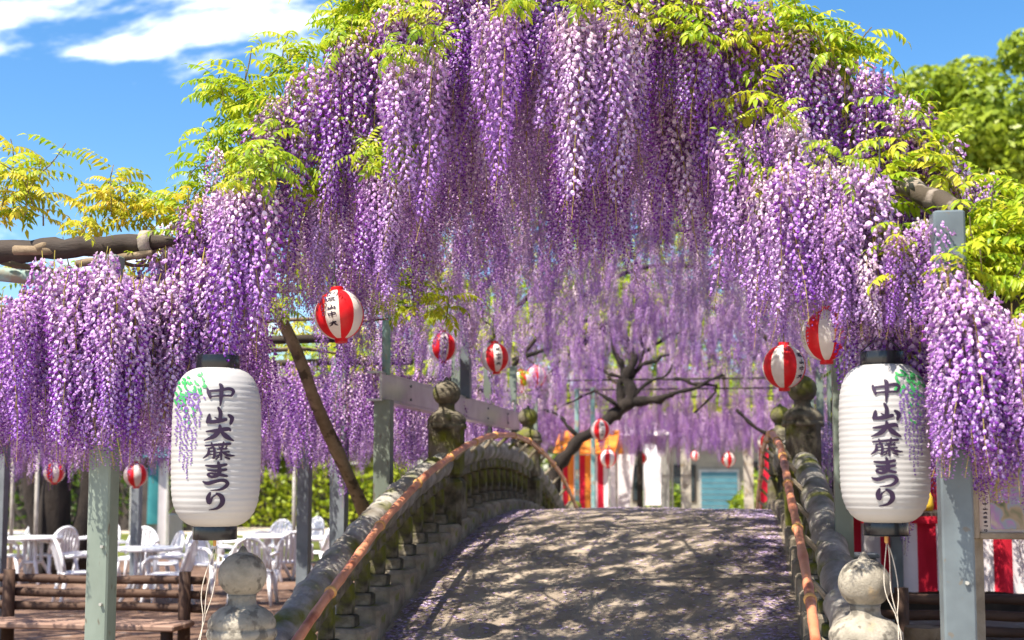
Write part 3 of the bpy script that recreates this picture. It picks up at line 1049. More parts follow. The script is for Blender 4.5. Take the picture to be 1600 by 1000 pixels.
# ------------------------------------------------------------------ wisteria over the arch
def crooked(p0, p1, n, wob, seed, sag=0.0):
    r = random.Random(seed)
    p0, p1 = Vector(p0), Vector(p1)
    out = []
    for i in range(n + 1):
        t = i / n
        e = math.sin(PI * t)
        out.append(p0 + (p1 - p0) * t + Vector((r.uniform(-1, 1), r.uniform(-1, 1), r.uniform(-1, 1) * .6)) * wob * min(1, e * 2) - Vector((0, 0, sag * e)))
    # smooth
    for _ in range(2):
        out = [out[0]] + [(out[i - 1] + out[i] * 2 + out[i + 1]) / 4 for i in range(1, n)] + [out[-1]]
    return out


def taper(a, b, n, k=.12, seed=0):
    r = random.Random(seed)
    return [(a + (b - a) * i / n) * r.uniform(1 - k, 1 + k) for i in range(n + 1)]


G_V = 'wisteria vines on the trellises'
va = empty('wisteria_vine', (-2.6, 8.6, 0), 'purple wisteria arching over the bridge with long hanging clusters and yellow green leaves', 'wisteria', G_V)
# leaning trunk at the left parapet
p0, p1 = at(592, 800, 10.3), at(428, 478, 9.0)
p0.z = min(p0.z, 1.1)
tr = [Vector((p0.x + .12, p0.y + .1, 0))] + crooked(p0, p1, 12, .035, 5) + [Vector((p1.x - .12, p1.y - .2, p1.z + .35))]
MB().tube(tr, [.07, .06] + taper(.056, .044, 11, .1, 2) + [.05, .035], n=12).build('trunk', M_BARKL, va, smooth=True)
r2 = random.Random(3)
for k in range(18):
    x0 = r2.uniform(XA, XB); y0 = 6.0 if k < 10 else r2.uniform(6, 18)
    x1 = min(max(x0 + r2.uniform(-1.6, 1.6), XA - .1), XB + .1); y1 = y0 + r2.uniform(.2, 3.0)
    pts = crooked((x0, y0, 0), (x1, y1, 0), 10, .22, 100 + k)
    pts = [Vector((q.x, q.y, vz(q.x, q.y) + .07 + .03 * math.sin(i * 1.9 + k))) for i, q in enumerate(pts)]
    MB().tube(pts, taper(r2.uniform(.010, .02), .006, 10, .15, k), n=7).build('branch', M_BARK, va, smooth=True)

r = random.Random(21)
spots = []
y = 5.92
while y < 19.2:
    row = (y - 5.92)
    dx = .135 if row < .5 else (.14 if row < 2.2 else .138 if row < 7 else .185)
    dy = .10 if row < .5 else (.15 if row < 2.2 else .165 if row < 7 else .20)
    x = XA - .12
    while x < XB + .15:
        if r.random() < .42 + .62 * cl(x, y, 1.3):
            xx, yy = x + r.uniform(-.09, .09), y + r.uniform(-.09, .09)
            q = rac_spot(xx, yy, vz(xx, yy) + (r.uniform(-.12, .20) if row < .25 else .04 - r.uniform(0, .14)) - (.10 if row > .5 else 0) * r.random(), r)
            spots.append(q if row < 3 else (q[0], q[1], q[2] * .8, q[3]))
        x += dx
    y += dy
for k in range(120):
    xx = r.uniform(XA, XB); yy = r.uniform(5.84, 5.98)
    spots.append(rac_spot(xx, yy, vz(xx, yy) + r.uniform(.03, .22), r))
# extra full clusters where the photograph shows them hanging thick and bright
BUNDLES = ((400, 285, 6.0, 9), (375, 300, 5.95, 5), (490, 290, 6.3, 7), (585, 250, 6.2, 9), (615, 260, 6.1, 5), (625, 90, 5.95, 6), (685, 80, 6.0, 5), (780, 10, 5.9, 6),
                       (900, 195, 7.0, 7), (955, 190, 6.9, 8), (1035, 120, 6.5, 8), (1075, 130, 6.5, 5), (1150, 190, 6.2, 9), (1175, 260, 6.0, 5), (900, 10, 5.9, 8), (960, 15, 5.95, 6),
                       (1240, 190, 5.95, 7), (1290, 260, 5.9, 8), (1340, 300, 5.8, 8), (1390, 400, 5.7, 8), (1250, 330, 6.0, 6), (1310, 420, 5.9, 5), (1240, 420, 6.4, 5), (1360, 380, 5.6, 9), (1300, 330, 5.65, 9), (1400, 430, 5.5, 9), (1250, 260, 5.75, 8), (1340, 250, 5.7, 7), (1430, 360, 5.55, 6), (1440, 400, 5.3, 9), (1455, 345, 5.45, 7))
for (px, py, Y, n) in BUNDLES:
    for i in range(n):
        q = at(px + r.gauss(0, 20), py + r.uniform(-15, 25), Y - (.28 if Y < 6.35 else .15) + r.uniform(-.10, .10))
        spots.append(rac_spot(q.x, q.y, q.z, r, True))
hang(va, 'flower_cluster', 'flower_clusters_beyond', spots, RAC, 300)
NARCH = len(spots)

spots = []
for (px, py, Y, n) in BUNDLES[:20]:
    for i in range(3 if px < 1000 else 1):
        q = at(px + r.gauss(0, 22), py + r.uniform(-18, 6), Y - .36)
        spots.append(((q.x, q.y, q.z), (r.uniform(.5, 1.3), r.uniform(-.7, .7), r.uniform(-.5, .5)), r.uniform(.38, .6), r.randrange(len(LEAF))))
for k in range(150):
    x = r.uniform(XA - .1, XB + .1); yy = r.uniform(5.85, 6.25)
    if cl(x * 1.3, 0, 2.2) > .42 and (x < .35 or r.random() < .35):
        spots.append(leaf_spot(x, yy, vz(x, yy) + r.uniform(.02, .12), len(LEAF), tilt=(.2, .2 * (x + .76)), s=.8, r=r))
for k in range(1500):
    x = r.uniform(XA - .2, XB + .2); yy = 6.3 + 12.6 * r.random()
    if r.random() > .35 + .8 * cl(x, yy, 4.2): continue
    if yy > 13.2 and r.random() < .55: continue
    if x > .35 and yy < 7.4 and r.random() < .75: continue
    tx = (-.35 if yy < 6.3 else 0)
    spots.append(leaf_spot(x, yy, vz(x, yy) + r.uniform(.0, .10), len(LEAF), tilt=(-tx, .30 * (x + .76) * .8), r=r))
for (px, py, Y, n, sp) in ((600, 20, 6.3, 8, 40), (535, 75, 6.3, 6, 30), (470, 120, 6.3, 4, 35), (400, 170, 6.2, 5, 40), (350, 235, 6.2, 4, 30), (320, 330, 6.1, 3, 20),
                          (1075, 45, 5.9, 9, 45), (1140, 75, 5.95, 6, 35), (1285, 95, 6.0, 9, 26), (1385, 245, 5.9, 3, 26), (1435, 262, 5.8, 3, 24), (1340, 180, 6.1, 2, 20),
                          (940, 175, 6.7, 3, 22), (1225, 310, 5.85, 2, 8), (560, 235, 5.95, 2, 20), (690, 5, 6.2, 3, 40), (1180, 165, 5.95, 2, 20), (640, 470, 9.0, 5, 30), (410, 275, 5.85, 2, 20), (1385, 340, 5.65, 1, 15)):
    for i in range(int(n * 1.6)):
        q = at(px + r.gauss(0, sp), py + r.gauss(0, 16), Y + r.uniform(-.15, .15))
        spots.append(leaf_spot(q.x, q.y, q.z, len(LEAF), r=r, s=.95))
hang(va, 'leaf_spray', 'leaf_sprays_beyond', spots, LEAF, 300)

# ------------------------------------------------------------------ wisteria on the left trellis
LEAFM = LEAFO + LEAF[:3]
vl = empty('wisteria_vine', (-10.9, 20.0, 0), 'wisteria with bronze young leaves spreading over the flat trellis left of the bridge', 'wisteria', G_V)
tp = at(100, 800, 20.0)
for k, (dx, top) in enumerate(((0, 2.6), (.35, 2.7), (-.45, 2.65))):
    pts = crooked((tp.x + dx * .5, 20, 0), (tp.x + dx * 2.2, 19.6 + k * .3, top), 8, .12, 200 + k)
    MB().tube(pts, taper(.36 if k == 0 else .24, .14, 8, .14, k), n=10).build('trunk', M_TRUNK, vl, smooth=True)
for k in range(22):
    x0, y0 = r.uniform(-9, -3), r.uniform(5.8, 15)
    if k < 8: x0, y0 = r.uniform(-5, -3), r.uniform(5.8, 6.6)
    pts = crooked((x0, y0, Zf + .06), (x0 + r.uniform(-1.5, 1.5), y0 + r.uniform(0, 2), Zf + .1), 10, .16, 300 + k)
    MB().tube(pts, taper(.022, .007, 10, .15, k), n=6).build('branch', M_BARKL, vl, smooth=True)
spots = []
y = 5.75
while y < 17.0:
    dx, dy = (.13, .13) if y < 7 else (.21, .23)
    x = -12.0
    while x < -2.72:
        p = pix((x, y, 2.2))
        if p and -420 < p[0] and r.random() < .40 + .60 * cl(x, y, 2.1):
            spots.append(rac_spot(x + r.uniform(-.1, .1), y + r.uniform(-.1, .1), Zf - .06 - r.uniform(0, .22), r))
        x += dx
    y += dy
for (px, py, Y, n) in ((90, 405, 5.62, 8), (30, 450, 5.6, 8), (250, 430, 5.8, 9), (300, 390, 5.85, 9), (330, 440, 5.95, 6), (190, 440, 5.6, 9), (150, 425, 5.55, 10), (160, 470, 5.5, 7), (130, 460, 5.55, 5), (168, 392, 5.6, 7)):
    for i in range(n):
        q = at(px + r.gauss(0, 24), py + r.uniform(-10, 30), Y + r.uniform(-.12, .12))
        spots.append(rac_spot(q.x, q.y, q.z, r, r.random() < .5))
hang(vl, 'flower_cluster', 'flower_clusters_beyond', spots, RAC, 300)
spots = []
for k in range(330):
    yy = 6.1 + 10.5 * r.random() ** 1.5
    x = r.uniform(-11.5, -2.75)
    p = pix((x, yy, Zf))
    if p and p[0] > -300 and r.random() < .3 + .9 * cl(x, yy, .7):
        spots.append(leaf_spot(x, yy, Zf + r.uniform(.02, .18), len(LEAFM), r=r))
for (px, py, Y, n, sp) in ((25, 335, 6.1, 7, 30), (55, 290, 6.1, 2, 16), (165, 335, 6.1, 4, 20), (225, 345, 6.1, 3, 20), (270, 365, 6.05, 3, 22), (110, 372, 5.7, 1, 20)):
    for i in range(int(n * 1.5)):
        q = at(px + r.gauss(0, sp), py + r.gauss(0, 20), Y + r.uniform(-.15, .15))
        spots.append(leaf_spot(q.x, q.y, q.z, len(LEAFM), r=r, s=.9))
hang(vl, 'leaf_spray', 'leaf_sprays_beyond', spots, LEAFM, 300)

# ------------------------------------------------------------------ wisteria on the right trellis
vr = empty('wisteria_vine', (4.8, 12.0, 0), 'wisteria with bright yellow leaves on the flat trellis right of the bridge', 'wisteria', G_V)
pts = crooked((4.8, 12, 0), (4.3, 11.5, ZR), 8, .1, 400)
MB().tube(pts, taper(.2, .1, 8, .12, 4), n=10).build('trunk', M_BARK, vr, smooth=True)
for k in range(16):
    x0, y0 = r.uniform(1.2, 3.5), r.uniform(5.1, 10)
    pts = crooked((x0, y0, ZR + .06), (x0 + r.uniform(-1, 1.5), y0 + r.uniform(0, 2), ZR + .1), 10, .14, 420 + k)
    MB().tube(pts, taper(.02, .007, 10, .15, k), n=6).build('branch', M_BARKL, vr, smooth=True)
spots = []
y = 5.1
while y < 16.0:
    dx, dy = (.13, .13) if y < 6.4 else (.20, .22)
    x = 1.12
    while x < 8:
        p = pix((x, y, 2.2))
        if p and p[0] < 1950 and r.random() < .40 + .60 * cl(x, y, 3.3):
            spots.append(rac_spot(x + r.uniform(-.1, .1), y + r.uniform(-.1, .1), ZR - .02 - r.uniform(0, .2), r))
        x += dx
    y += dy
for (px, py, Y, n) in ((1430, 450, 5.4, 9), (1480, 418, 4.98, 10), (1505, 440, 4.95, 9), (1455, 440, 5.05, 9), (1490, 520, 5.0, 6), (1550, 480, 5.0, 10), (1590, 490, 4.9, 7), (1460, 500, 5.3, 7), (1400, 470, 5.6, 6)):
    for i in range(n):
        q = at(px + r.gauss(0, 22), py + r.uniform(-10, 25), Y + r.uniform(-.1, .1))
        spots.append(rac_spot(q.x, q.y, q.z, r, r.random() < .5))
hang(vr, 'flower_cluster', 'flower_clusters_beyond', spots, RAC, 300)
spots = []
for k in range(430):
    yy = 5.4 + 9.6 * r.random() ** 1.5
    x = r.uniform(1.1, 7)
    p = pix((x, yy, ZR))
    if p and p[0] < 1850 and r.random() < .3 + .9 * cl(x, yy, 1.7):
        spots.append(leaf_spot(x, yy, ZR + r.uniform(.02, .2), len(LEAF), r=r))
for (px, py, Y, n, sp) in ((1545, 385, 5.4, 11, 30), (1590, 390, 5.4, 8, 25), (1525, 430, 5.2, 7, 30), (1430, 420, 5.4, 4, 25), (1580, 450, 5.2, 4, 25)):
    for i in range(int(n * 1.4)):
        q = at(px + r.gauss(0, sp), py + r.gauss(0, 18), Y + r.uniform(-.15, .15))
        spots.append(leaf_spot(q.x, q.y, q.z, len(LEAF), r=r, s=.9))
hang(vr, 'leaf_spray', 'leaf_sprays_beyond', spots, LEAF, 300)

# ------------------------------------------------------------------ old wisteria beyond the bridge
YB = 20.4
b0 = at(860, 800, YB)
vb = empty('wisteria_vine', (b0.x, YB, 0), 'old wisteria with dark twisted trunk and limbs beyond the far end of the bridge', 'wisteria', G_V)
def chain(pl_, rs, name, seed, wob=.07):
    P = [at(px, py, YB + dy) for px, py, dy in pl_]
    if pl_[0][2] == 0 and name == 'trunk': P[0].z = 0
    fine, rr = [], []
    for i in range(len(P) - 1):
        sg = crooked(P[i], P[i + 1], 4, wob, seed + i)
        fine += sg[:-1] if i < len(P) - 2 else sg
        rr += [(.66 + .18 * math.sin(j * 2.1 + i * 3 + seed)) * (rs[i] + (rs[i + 1] - rs[i]) * j / 4) for j in range(4 if i < len(P) - 2 else 5)]
    MB().tube(fine, rr, n=9).build(name, M_TRUNK, vb, smooth=True)
chain([(850, 830, 0), (868, 730, 0), (905, 685, 0), (955, 650, .1), (985, 628, .1), (978, 590, .2), (990, 560, .2), (978, 530, .2), (950, 505, .3)], [.2, .17, .15, .15, .17, .13, .12, .10, .07], 'trunk', 500)
chain([(985, 628, .1), (1030, 625, 0), (1052, 615, -.2)], [.12, .1, .05], 'limb', 520)
chain([(968, 640, .1), (968, 600, .2), (975, 585, .3), (965, 560, .3), (955, 520, .3), (930, 510, .2), (880, 535, .1), (800, 562, 0)], [.13, .09, .08, .075, .08, .07, .065, .05], 'limb', 530)
chain([(985, 590, .2), (1000, 572, .2), (1025, 565, .2), (1045, 555, .3)], [.08, .06, .05, .03], 'limb', 540)
chain([(1000, 572, .2), (1008, 545, .2), (1003, 525, .1), (1015, 495, .1)], [.05, .045, .04, .03], 'limb', 550)
chain([(1150, 640, .2), (1180, 668, .2), (1220, 690, .2)], [.04, .05, .05], 'limb', 560)
chain([(965, 635, 0), (930, 610, 0), (900, 625, 0), (870, 640, 0)], [.06, .035, .03, .02], 'limb', 570)
chain([(1055, 592, .2), (1080, 600, .1), (1120, 603, .1), (1120, 610, .1), (1085, 645, .1)], [.05, .05, .035, .03, .025], 'limb', 580)
chain([(955, 520, .3), (985, 540, .3), (1000, 500, .2), (980, 470, .2)], [.06, .05, .045, .03], 'limb', 590)
for k, pl_ in enumerate((((955, 520, .3), (920, 500, .3), (890, 505, .2), (860, 490, .2)), ((990, 560, .2), (1020, 540, .3), (1050, 520, .3), (1085, 525, .3)), ((905, 685, 0), (880, 655, 0), (850, 640, .1), (822, 645, .1)),
                       ((978, 590, .2), (950, 585, .2), (925, 570, .2), (905, 575, .1)), ((1003, 525, .1), (1030, 505, .2), (1060, 500, .2)), ((1052, 615, -.2), (1090, 605, 0), (1130, 585, .1)), ((930, 510, .2), (915, 540, .2), (935, 560, .2)), ((985, 628, .1), (1010, 600, .2), (1035, 590, .2), (1050, 570, .2)))):
    chain(pl_, [.055, .045, .035, .022][:len(pl_)], 'limb', 600 + 10 * k)
spots = []
y = 20.8
while y < 34:
    x = -10.5
    while x < 8:
        if r.random() < .24 + .80 * cl(x, y, 5.3):
            hz_ = ZB + (1.5 * max(0, 1 - (y - 20.8) / 6) if -5.5 < x < 4 else 0)
            q = rac_spot(x + r.uniform(-.15, .15), y + r.uniform(-.15, .15), hz_ - .02 - r.uniform(0, .3), r)
            spots.append((q[0], q[1], q[2] * 1.1, q[3] if r.random() < .5 else NREG + q[3] % 4))
        x += .23
    y += .26
hang(vb, 'flower_cluster', 'flower_clusters_beyond', spots, RAC, 300)
spots = []
for k in range(1500):
    x, yy = r.uniform(-10.5, 8), r.uniform(20.8, 34)
    if cl(x * .8, yy * .8, 2.7) > .5:
        hz_ = ZB + (1.5 * max(0, 1 - (yy - 20.8) / 6) if -5.5 < x < 4 else 0)
        spots.append(leaf_spot(x, yy, hz_ + r.uniform(-.1, .15), len(LEAF), r=r, s=1.5))
hang(vb, 'leaf_spray', 'leaf_sprays_beyond', spots, LEAF, 200)

# ------------------------------------------------------------------ writing: brush strokes (x, y, width) traced in 1/6.25 photo pixels
GLYPH = {
    'naka': [[(408, 462, 22), (420, 500, 32), (436, 548, 18)], [(428, 478, 20), (520, 470, 24), (612, 452, 28), (656, 476, 28), (634, 524, 20)], [(438, 532, 15), (540, 524, 19), (632, 522, 18)], [(525, 412, 26), (540, 440, 36), (538, 540, 32), (530, 622, 12)]],
    'yama': [[(513, 640, 22), (535, 688, 34), (530, 758, 34)], [(430, 708, 20), (425, 740, 36), (412, 782, 30)], [(410, 780, 24), (500, 774, 36), (590, 752, 30)], [(612, 710, 24), (645, 740, 38), (632, 795, 24)], [(483, 735, 12), (510, 750, 16)]],
    'dai': [[(405, 872, 16), (500, 862, 32), (605, 845, 36), (632, 860, 18)], [(530, 812, 22), (530, 852, 36), (480, 915, 40), (388, 956, 12)], [(545, 870, 24), (590, 915, 44), (662, 958, 14)]],
    'fuji': [[(398, 1008, 16), (520, 998, 24), (632, 988, 24)], [(455, 980, 14), (470, 1024, 20)], [(570, 972, 16), (560, 1022, 20)],
             [(430, 1032, 16), (425, 1088, 26), (380, 1128, 10)], [(440, 1032, 16), (480, 1032, 22), (482, 1120, 22), (463, 1123, 10)], [(440, 1062, 10), (475, 1062, 10)], [(436, 1092, 10), (475, 1090, 10)],
             [(510, 1042, 12), (600, 1036, 18)], [(503, 1076, 12), (622, 1066, 18)], [(548, 1022, 16), (545, 1082, 22), (500, 1112, 12)], [(562, 1072, 16), (610, 1098, 26), (672, 1103, 12)], [(550, 1092, 20), (548, 1142, 16)], [(525, 1116, 14), (503, 1138, 14)], [(585, 1116, 14), (626, 1132, 20)], [(526, 1018, 12), (540, 1034, 12)], [(602, 1012, 14), (582, 1034, 10)]],
    'ma': [[(405, 1199, 16), (500, 1206, 30), (600, 1188, 24)], [(425, 1243, 14), (510, 1248, 26), (600, 1236, 22)], [(522, 1167, 24), (535, 1238, 36), (525, 1284, 34), (470, 1308, 24), (428, 1288, 24), (452, 1272, 18), (530, 1284, 28), (606, 1300, 22)]],
    'tsu': [[(380, 1352, 12), (430, 1368, 34), (530, 1343, 28), (590, 1344, 30), (612, 1378, 34), (560, 1423, 24), (455, 1438, 6)]],
    'ri': [[(450, 1463, 24), (433, 1508, 38), (446, 1552, 38), (474, 1503, 16), (508, 1478, 12)], [(512, 1466, 20), (560, 1498, 40), (567, 1558, 42), (520, 1608, 24), (443, 1625, 6)]],
}


def smooth_stroke(st):
    out = []
    n = len(st)
    for i in range(n - 1):
        p0, p1, p2, p3 = st[max(i - 1, 0)], st[i], st[i + 1], st[min(i + 2, n - 1)]
        for j in range(6):
            t = j / 6
            out.append(tuple(.5 * (2 * b + (c - a) * t + (2 * a - 5 * b + 4 * c - d) * t * t + (3 * b - a - 3 * c + d) * t ** 3) for a, b, c, d in zip(p0, p1, p2, p3)))
    out.append(st[-1])
    return out


def ink(strokes, put):
    """strokes -> a mesh builder; put(x, y) gives the 3-D point on the surface"""
    b = MB()
    for st in strokes:
        s = smooth_stroke(st) if len(st) > 2 else [tuple(a + (c - a) * k / 4 for a, c in zip(st[0], st[1])) for k in range(5)]
        Lp, Rp = [], []
        for i, (x, y, wd) in enumerate(s):
            a, c = s[max(i - 1, 0)], s[min(i + 1, len(s) - 1)]
            dx, dy = c[0] - a[0], c[1] - a[1]
            l = math.hypot(dx, dy) or 1
            nx_, ny_ = -dy / l * wd / 2 * 1.12, dx / l * wd / 2 * 1.12
            Lp.append((x + nx_, y + ny_)); Rp.append((x - nx_, y - ny_))
        vs = [put(*p) for p in Lp] + [put(*p) for p in Rp]
        k = len(s)
        b.add(vs, [(i, i + 1, k + i + 1, k + i) for i in range(k - 1)])
        for (x, y, wd) in (s[0], s[-1]):
            cs = [put(x + math.cos(q * PI / 4) * wd / 2, y + math.sin(q * PI / 4) * wd / 2) for q in range(8)]
            b.add(cs, [tuple(range(8))])
    return b


# ------------------------------------------------------------------ the two white paper lanterns
LPROF = [(.104, 0), (.132, .010), (.160, .030), (.186, .066), (.203, .112), (.211, .165), (.214, .25), (.2145, .36), (.214, .47), (.212, .56), (.207, .62), (.196, .672), (.178, .712), (.154, .742), (.126, .758), (.106, .765)]


def lrad(z):
    for (r0, z0), (r1, z1) in zip(LPROF, LPROF[1:]):
        if z0 <= z <= z1:
            return r0 + (r1 - r0) * (z - z0) / (z1 - z0)
    return .1


def white_lantern(cx, top_py, Y, label, side, rs):
    top = at(cx, top_py, Y)
    bot = at(cx, top_py + 287, Y)
    H = (top.z - bot.z)
    sc = H / 0.895
    t = empty('paper_lantern', (top.x, Y, bot.z), label, 'lantern', 'white paper lanterns')
    face = math.atan2(-top.y, -top.x)                 # faces down the path towards visitors
    b = MB()
    prof = []
    nz_ = 112
    rr_ = random.Random(rs)
    for i in range(nz_ + 1):
        z = .765 * i / nz_
        rr = lrad(z) + (rr_.uniform(-.0003, .0003) - (.0024 if i % 4 == 0 else 0) if 3 < i < nz_ - 3 else 0)
        prof.append((rr * sc, (z + .065) * sc))
    b.lathe(prof, 40, (top.x, Y, bot.z), caps=False)
    body = b.build('paper_body', M_PAPER, t, smooth=True)
    for z0, nm in ((0.0, 'bottom_cap'), (.828, 'top_cap')):
        q = MB()
        q.lathe([(.098, z0 * sc + .002), (.104 * sc, z0 * sc), (.106 * sc, (z0 + .004) * sc), (.106 * sc, (z0 + .061) * sc), (.104 * sc, (z0 + .066) * sc), (.09 * sc, (z0 + .066) * sc)], 32, (top.x, Y, bot.z))
        q.build(nm, M_BLACK, t, smooth=True, angle=40)
    def put_off(off):
        def put(x, y):
            # photo-trace units -> lantern surface
            u = (x - 503) / 6.25 / 322 * 0.98
            z = .765 - (y - 230) / 6.25 / 322 * 0.985
            z = min(max(z, .01), .755)
            R_ = lrad(z) + off
            an = face + math.asin(max(-1, min(1, u / R_)))
            return Vector((top.x + math.cos(an) * R_ * sc, Y + math.sin(an) * R_ * sc, bot.z + (z + .065) * sc))
        return put
    for ch, st in GLYPH.items():
        attach(ink(st, put_off(.0045)).build('brush_character', M_INK, None), body)
    # painted wisteria spray down one side
    rr = random.Random(rs)
    pg, pv = MB(), MB()
    def blob(bd, x, y, a, l, wd, off):
        pt_ = put_off(off)
        bd.add([pt_(x + math.cos(q) * l * math.cos(a) - math.sin(q) * wd * math.sin(a), y + math.cos(q) * l * math.sin(a) + math.sin(q) * wd * math.cos(a)) for q in [k * PI / 4 for k in range(8)]], [tuple(range(8))])
    sgn = side
    X0 = 503 + sgn * 250
    for k in range(46):
        x = 503 + sgn * rr.uniform(118, 405); y = 300 + rr.random() * 230 + (abs(x - 503) - 150) * .25
        blob(pg, x, y, rr.uniform(.3, 1.5), rr.uniform(18, 30), rr.uniform(9, 13), .0036)
    for k in range(7):
        x = 503 + sgn * (165 + k * 37); y0 = 460 + abs(k - 2) * 18
        n = [15, 24, 31, 36, 32, 27, 20][k]
        for j in range(n):
            f = j / n
            blob(pv, x + rr.gauss(0, 15 * (1 - f) + 3), y0 + j * 24 + rr.uniform(-6, 6), rr.uniform(0, 3), rr.uniform(13, 19) * (1 - .4 * f), rr.uniform(9, 13) * (1 - .4 * f), .0034)
    for k in range(10):
        blob(pg, 503 + sgn * (190 + rr.random() * 160), 560 + rr.random() * 260, rr.uniform(.6, 1.6), 16, 8, .0038)
    attach(pg.build('painted_leaves', M_PGREEN, None), body)
    attach(pv.build('painted_blossoms', M_PVIO, None), body)
    # hanging wire and the loose cord below
    MB().tube([(top.x - .1 * sc, Y, top.z), (top.x - .03, Y, top.z + .05), (top.x, Y, top.z + .10), (top.x + .03, Y, top.z + .05), (top.x + .1 * sc, Y, top.z)], .003, n=5).build('bail_wire', M_WIRE, t)
    MB().tube([(top.x, Y, top.z + .10), (top.x + .01, Y + .02, top.z + .4), (top.x + .015, Y + .05, top.z + .9)], .003, n=5).build('hanging_wire', M_WIRE, t)
    MB().lathe([(.004, -.03), (.008, -.028), (.008, 0), (.004, .002)], 8, (top.x, Y, bot.z)).build('cord_knob', M_BIND, t)
    e = at(cx + sgn * (32 if sgn < 0 else 30), 1010, Y)
    p = Vector((top.x, Y, bot.z - .03))
    for k in range(3):
        pts = []
        for i in range(15):
            f = i / 14
            bow = math.sin(PI * min(1, f * 1.6)) * .03 * (k - 1)
            pts.append(p + (e - p) * f + Vector((bow + .006 * math.sin(f * 9 + k), .004 * k, -.02 * math.sin(PI * f))))
        MB().tube(pts if k != 1 else pts[:10], .0019, n=5).build('tail_cord', M_STRING, t, smooth=True)
    return t


white_lantern(341, 556, 5.6, 'tall white paper lantern with purple writing hanging left of the bridge entrance', -1, 5)
white_lantern(1378, 550, 5.4, 'tall white paper lantern with purple writing hanging right of the bridge entrance', 1, 9)

# ------------------------------------------------------------------ red and white round lanterns
def round_lantern_mesh(n=40, m=20):
    b = MB()
    for i in range(m + 1):
        a = -PI / 2 + .22 + (PI - .44) * i / m
        for j in range(n):
            q = 2 * PI * j / n
            gore = abs(math.cos(5 * q))
            R_ = .5 * (1 - .012 * gore)
            b.v.append((R_ * math.cos(a) * math.cos(q), R_ * math.cos(a) * math.sin(q), .515 * math.sin(a)))
    for i in range(m):
        for j in range(n):
            j2 = (j + 1) % n
            b.f.append((i * n + j, i * n + j2, (i + 1) * n + j2, (i + 1) * n + j))
            b.m.append((j // 4) % 2)
    return b.mesh('lantern_globe', [M_RED, M_WHITE], smooth=True)


def cap_mesh(z):
    return MB().lathe([(.10, z - .045), (.128, z - .045), (.132, z), (.128, z + .045), (.10, z + .045)], 16).mesh('lantern_cap', M_RED, smooth=True, angle=40)


GLOBE, CAPT, CAPB = round_lantern_mesh(), cap_mesh(.525), cap_mesh(-.525)
SM = [dict(zip(('naka', 'yama', 'dai', 'fuji'), (0, 1, 2, 3)))]


def writing_mesh():
    st = []
    for k, ch in enumerate(('fuji', 'yama', 'naka', 'dai')):
        g = GLYPH[ch]
        ys = [p[1] for s in g for p in s]; xs = [p[0] for s in g for p in s]
        my, mx2 = (min(ys) + max(ys)) / 2, (min(xs) + max(xs)) / 2
        for s in g:
            st.append([((x - mx2) * .00062, (y - my) * .00062 + (k - 1.5) * .165, w_ * .00075) for x, y, w_ in s])
    def put(x, y):
        z = -y
        rr = math.sqrt(max(.01, .25 - (z / 1.03) ** 2)) + .006
        an = math.asin(max(-1, min(1, x / rr)))
        return Vector((rr * math.cos(an), rr * math.sin(an), z))
    return ink(st, put).mesh('lantern_writing', M_INK)


WRIT = writing_mesh()
GR = 'red and white round lanterns'


def round_lantern(px, py, dpx, rz, label, wr=True, dia=.29, tilt=0.0):
    # choose the distance from the apparent size
    Y = 8.0
    for _ in range(6):
        p = at(px, py, Y)
        Y *= (dia * FPX / dpx) / depth(p)
    p = at(px, py, Y)
    t = empty('round_lantern', p, label, 'lantern', GR, rz)
    t.rotation_euler = (tilt, tilt * .6, rz)
    s = dia
    for nm, me in (('paper_globe', GLOBE), ('top_cap', CAPT), ('bottom_cap', CAPB)) + ((('writing', WRIT),) if wr else ()):
        o = obj(nm, me, t, local=True)
        o.scale = (s, s, s)
        if nm == 'writing':
            o.rotation_euler = (0, 0, PI / 10 + PI / 5)
    MB().tube([(0, 0, .55 * s), (.01, 0, .8 * s), (.0, .01, 1.5 * s)], .004, n=5).build('hanging_wire', M_WIRE, t, local=True)
    return t


TO = -PI / 2     # gore with writing turns with rz
round_lantern(530, 492, 77, TO - .95, 'large red and white round lantern hanging beside the leaning trunk', tilt=.10)
round_lantern(692, 542, 45, TO - .62, 'red and white round lantern above the stone post finial left of the deck')
round_lantern(774, 559, 45, TO - .55, 'red and white round lantern over the left parapet near the crest of the bridge', tilt=.06)
round_lantern(838, 588, 32, TO - .2, 'smaller red and white lantern beyond the crest, right one of a touching pair', wr=False)
round_lantern(814, 596, 32, TO + .1, 'smaller red and white lantern beyond the crest, left one of a touching pair', wr=False)
round_lantern(1225, 573, 67, TO - .05, 'red and white round lantern just above the right stone post of the bridge')
round_lantern(1291, 524, 79, TO + .25, 'red and white round lantern half hidden by clusters left of the right white lantern', wr=False)
round_lantern(938, 672, 31, TO - .63, 'upper one of two red and white lanterns beneath the twisted trunk')
round_lantern(950, 716, 27, TO - .3, 'lower one of two red and white lanterns beneath the twisted trunk', wr=False)
round_lantern(884, 714, 20, TO + .35, 'small distant lantern in front of the orange stall', wr=False)
round_lantern(1138, 718, 22, TO - .1, 'small distant lantern before the teal shutter', wr=False)
round_lantern(85, 738, 33, TO - .3, 'red and white lantern above the leftmost white table', wr=False)
round_lantern(212, 742, 37, TO - .32, 'red and white lantern hanging right of the left grey steel post', wr=False, tilt=.05)
round_lantern(1003, 716, 17, TO + .2, 'tiny far lantern above the white tent cloth', wr=False)
round_lantern(1196, 690, 24, TO + .5, 'small red and white lantern just left of the right bamboo handrail', wr=False)
round_lantern(1086, 712, 14, TO, 'tiny far lantern between the pale posts beyond the bridge', wr=False)

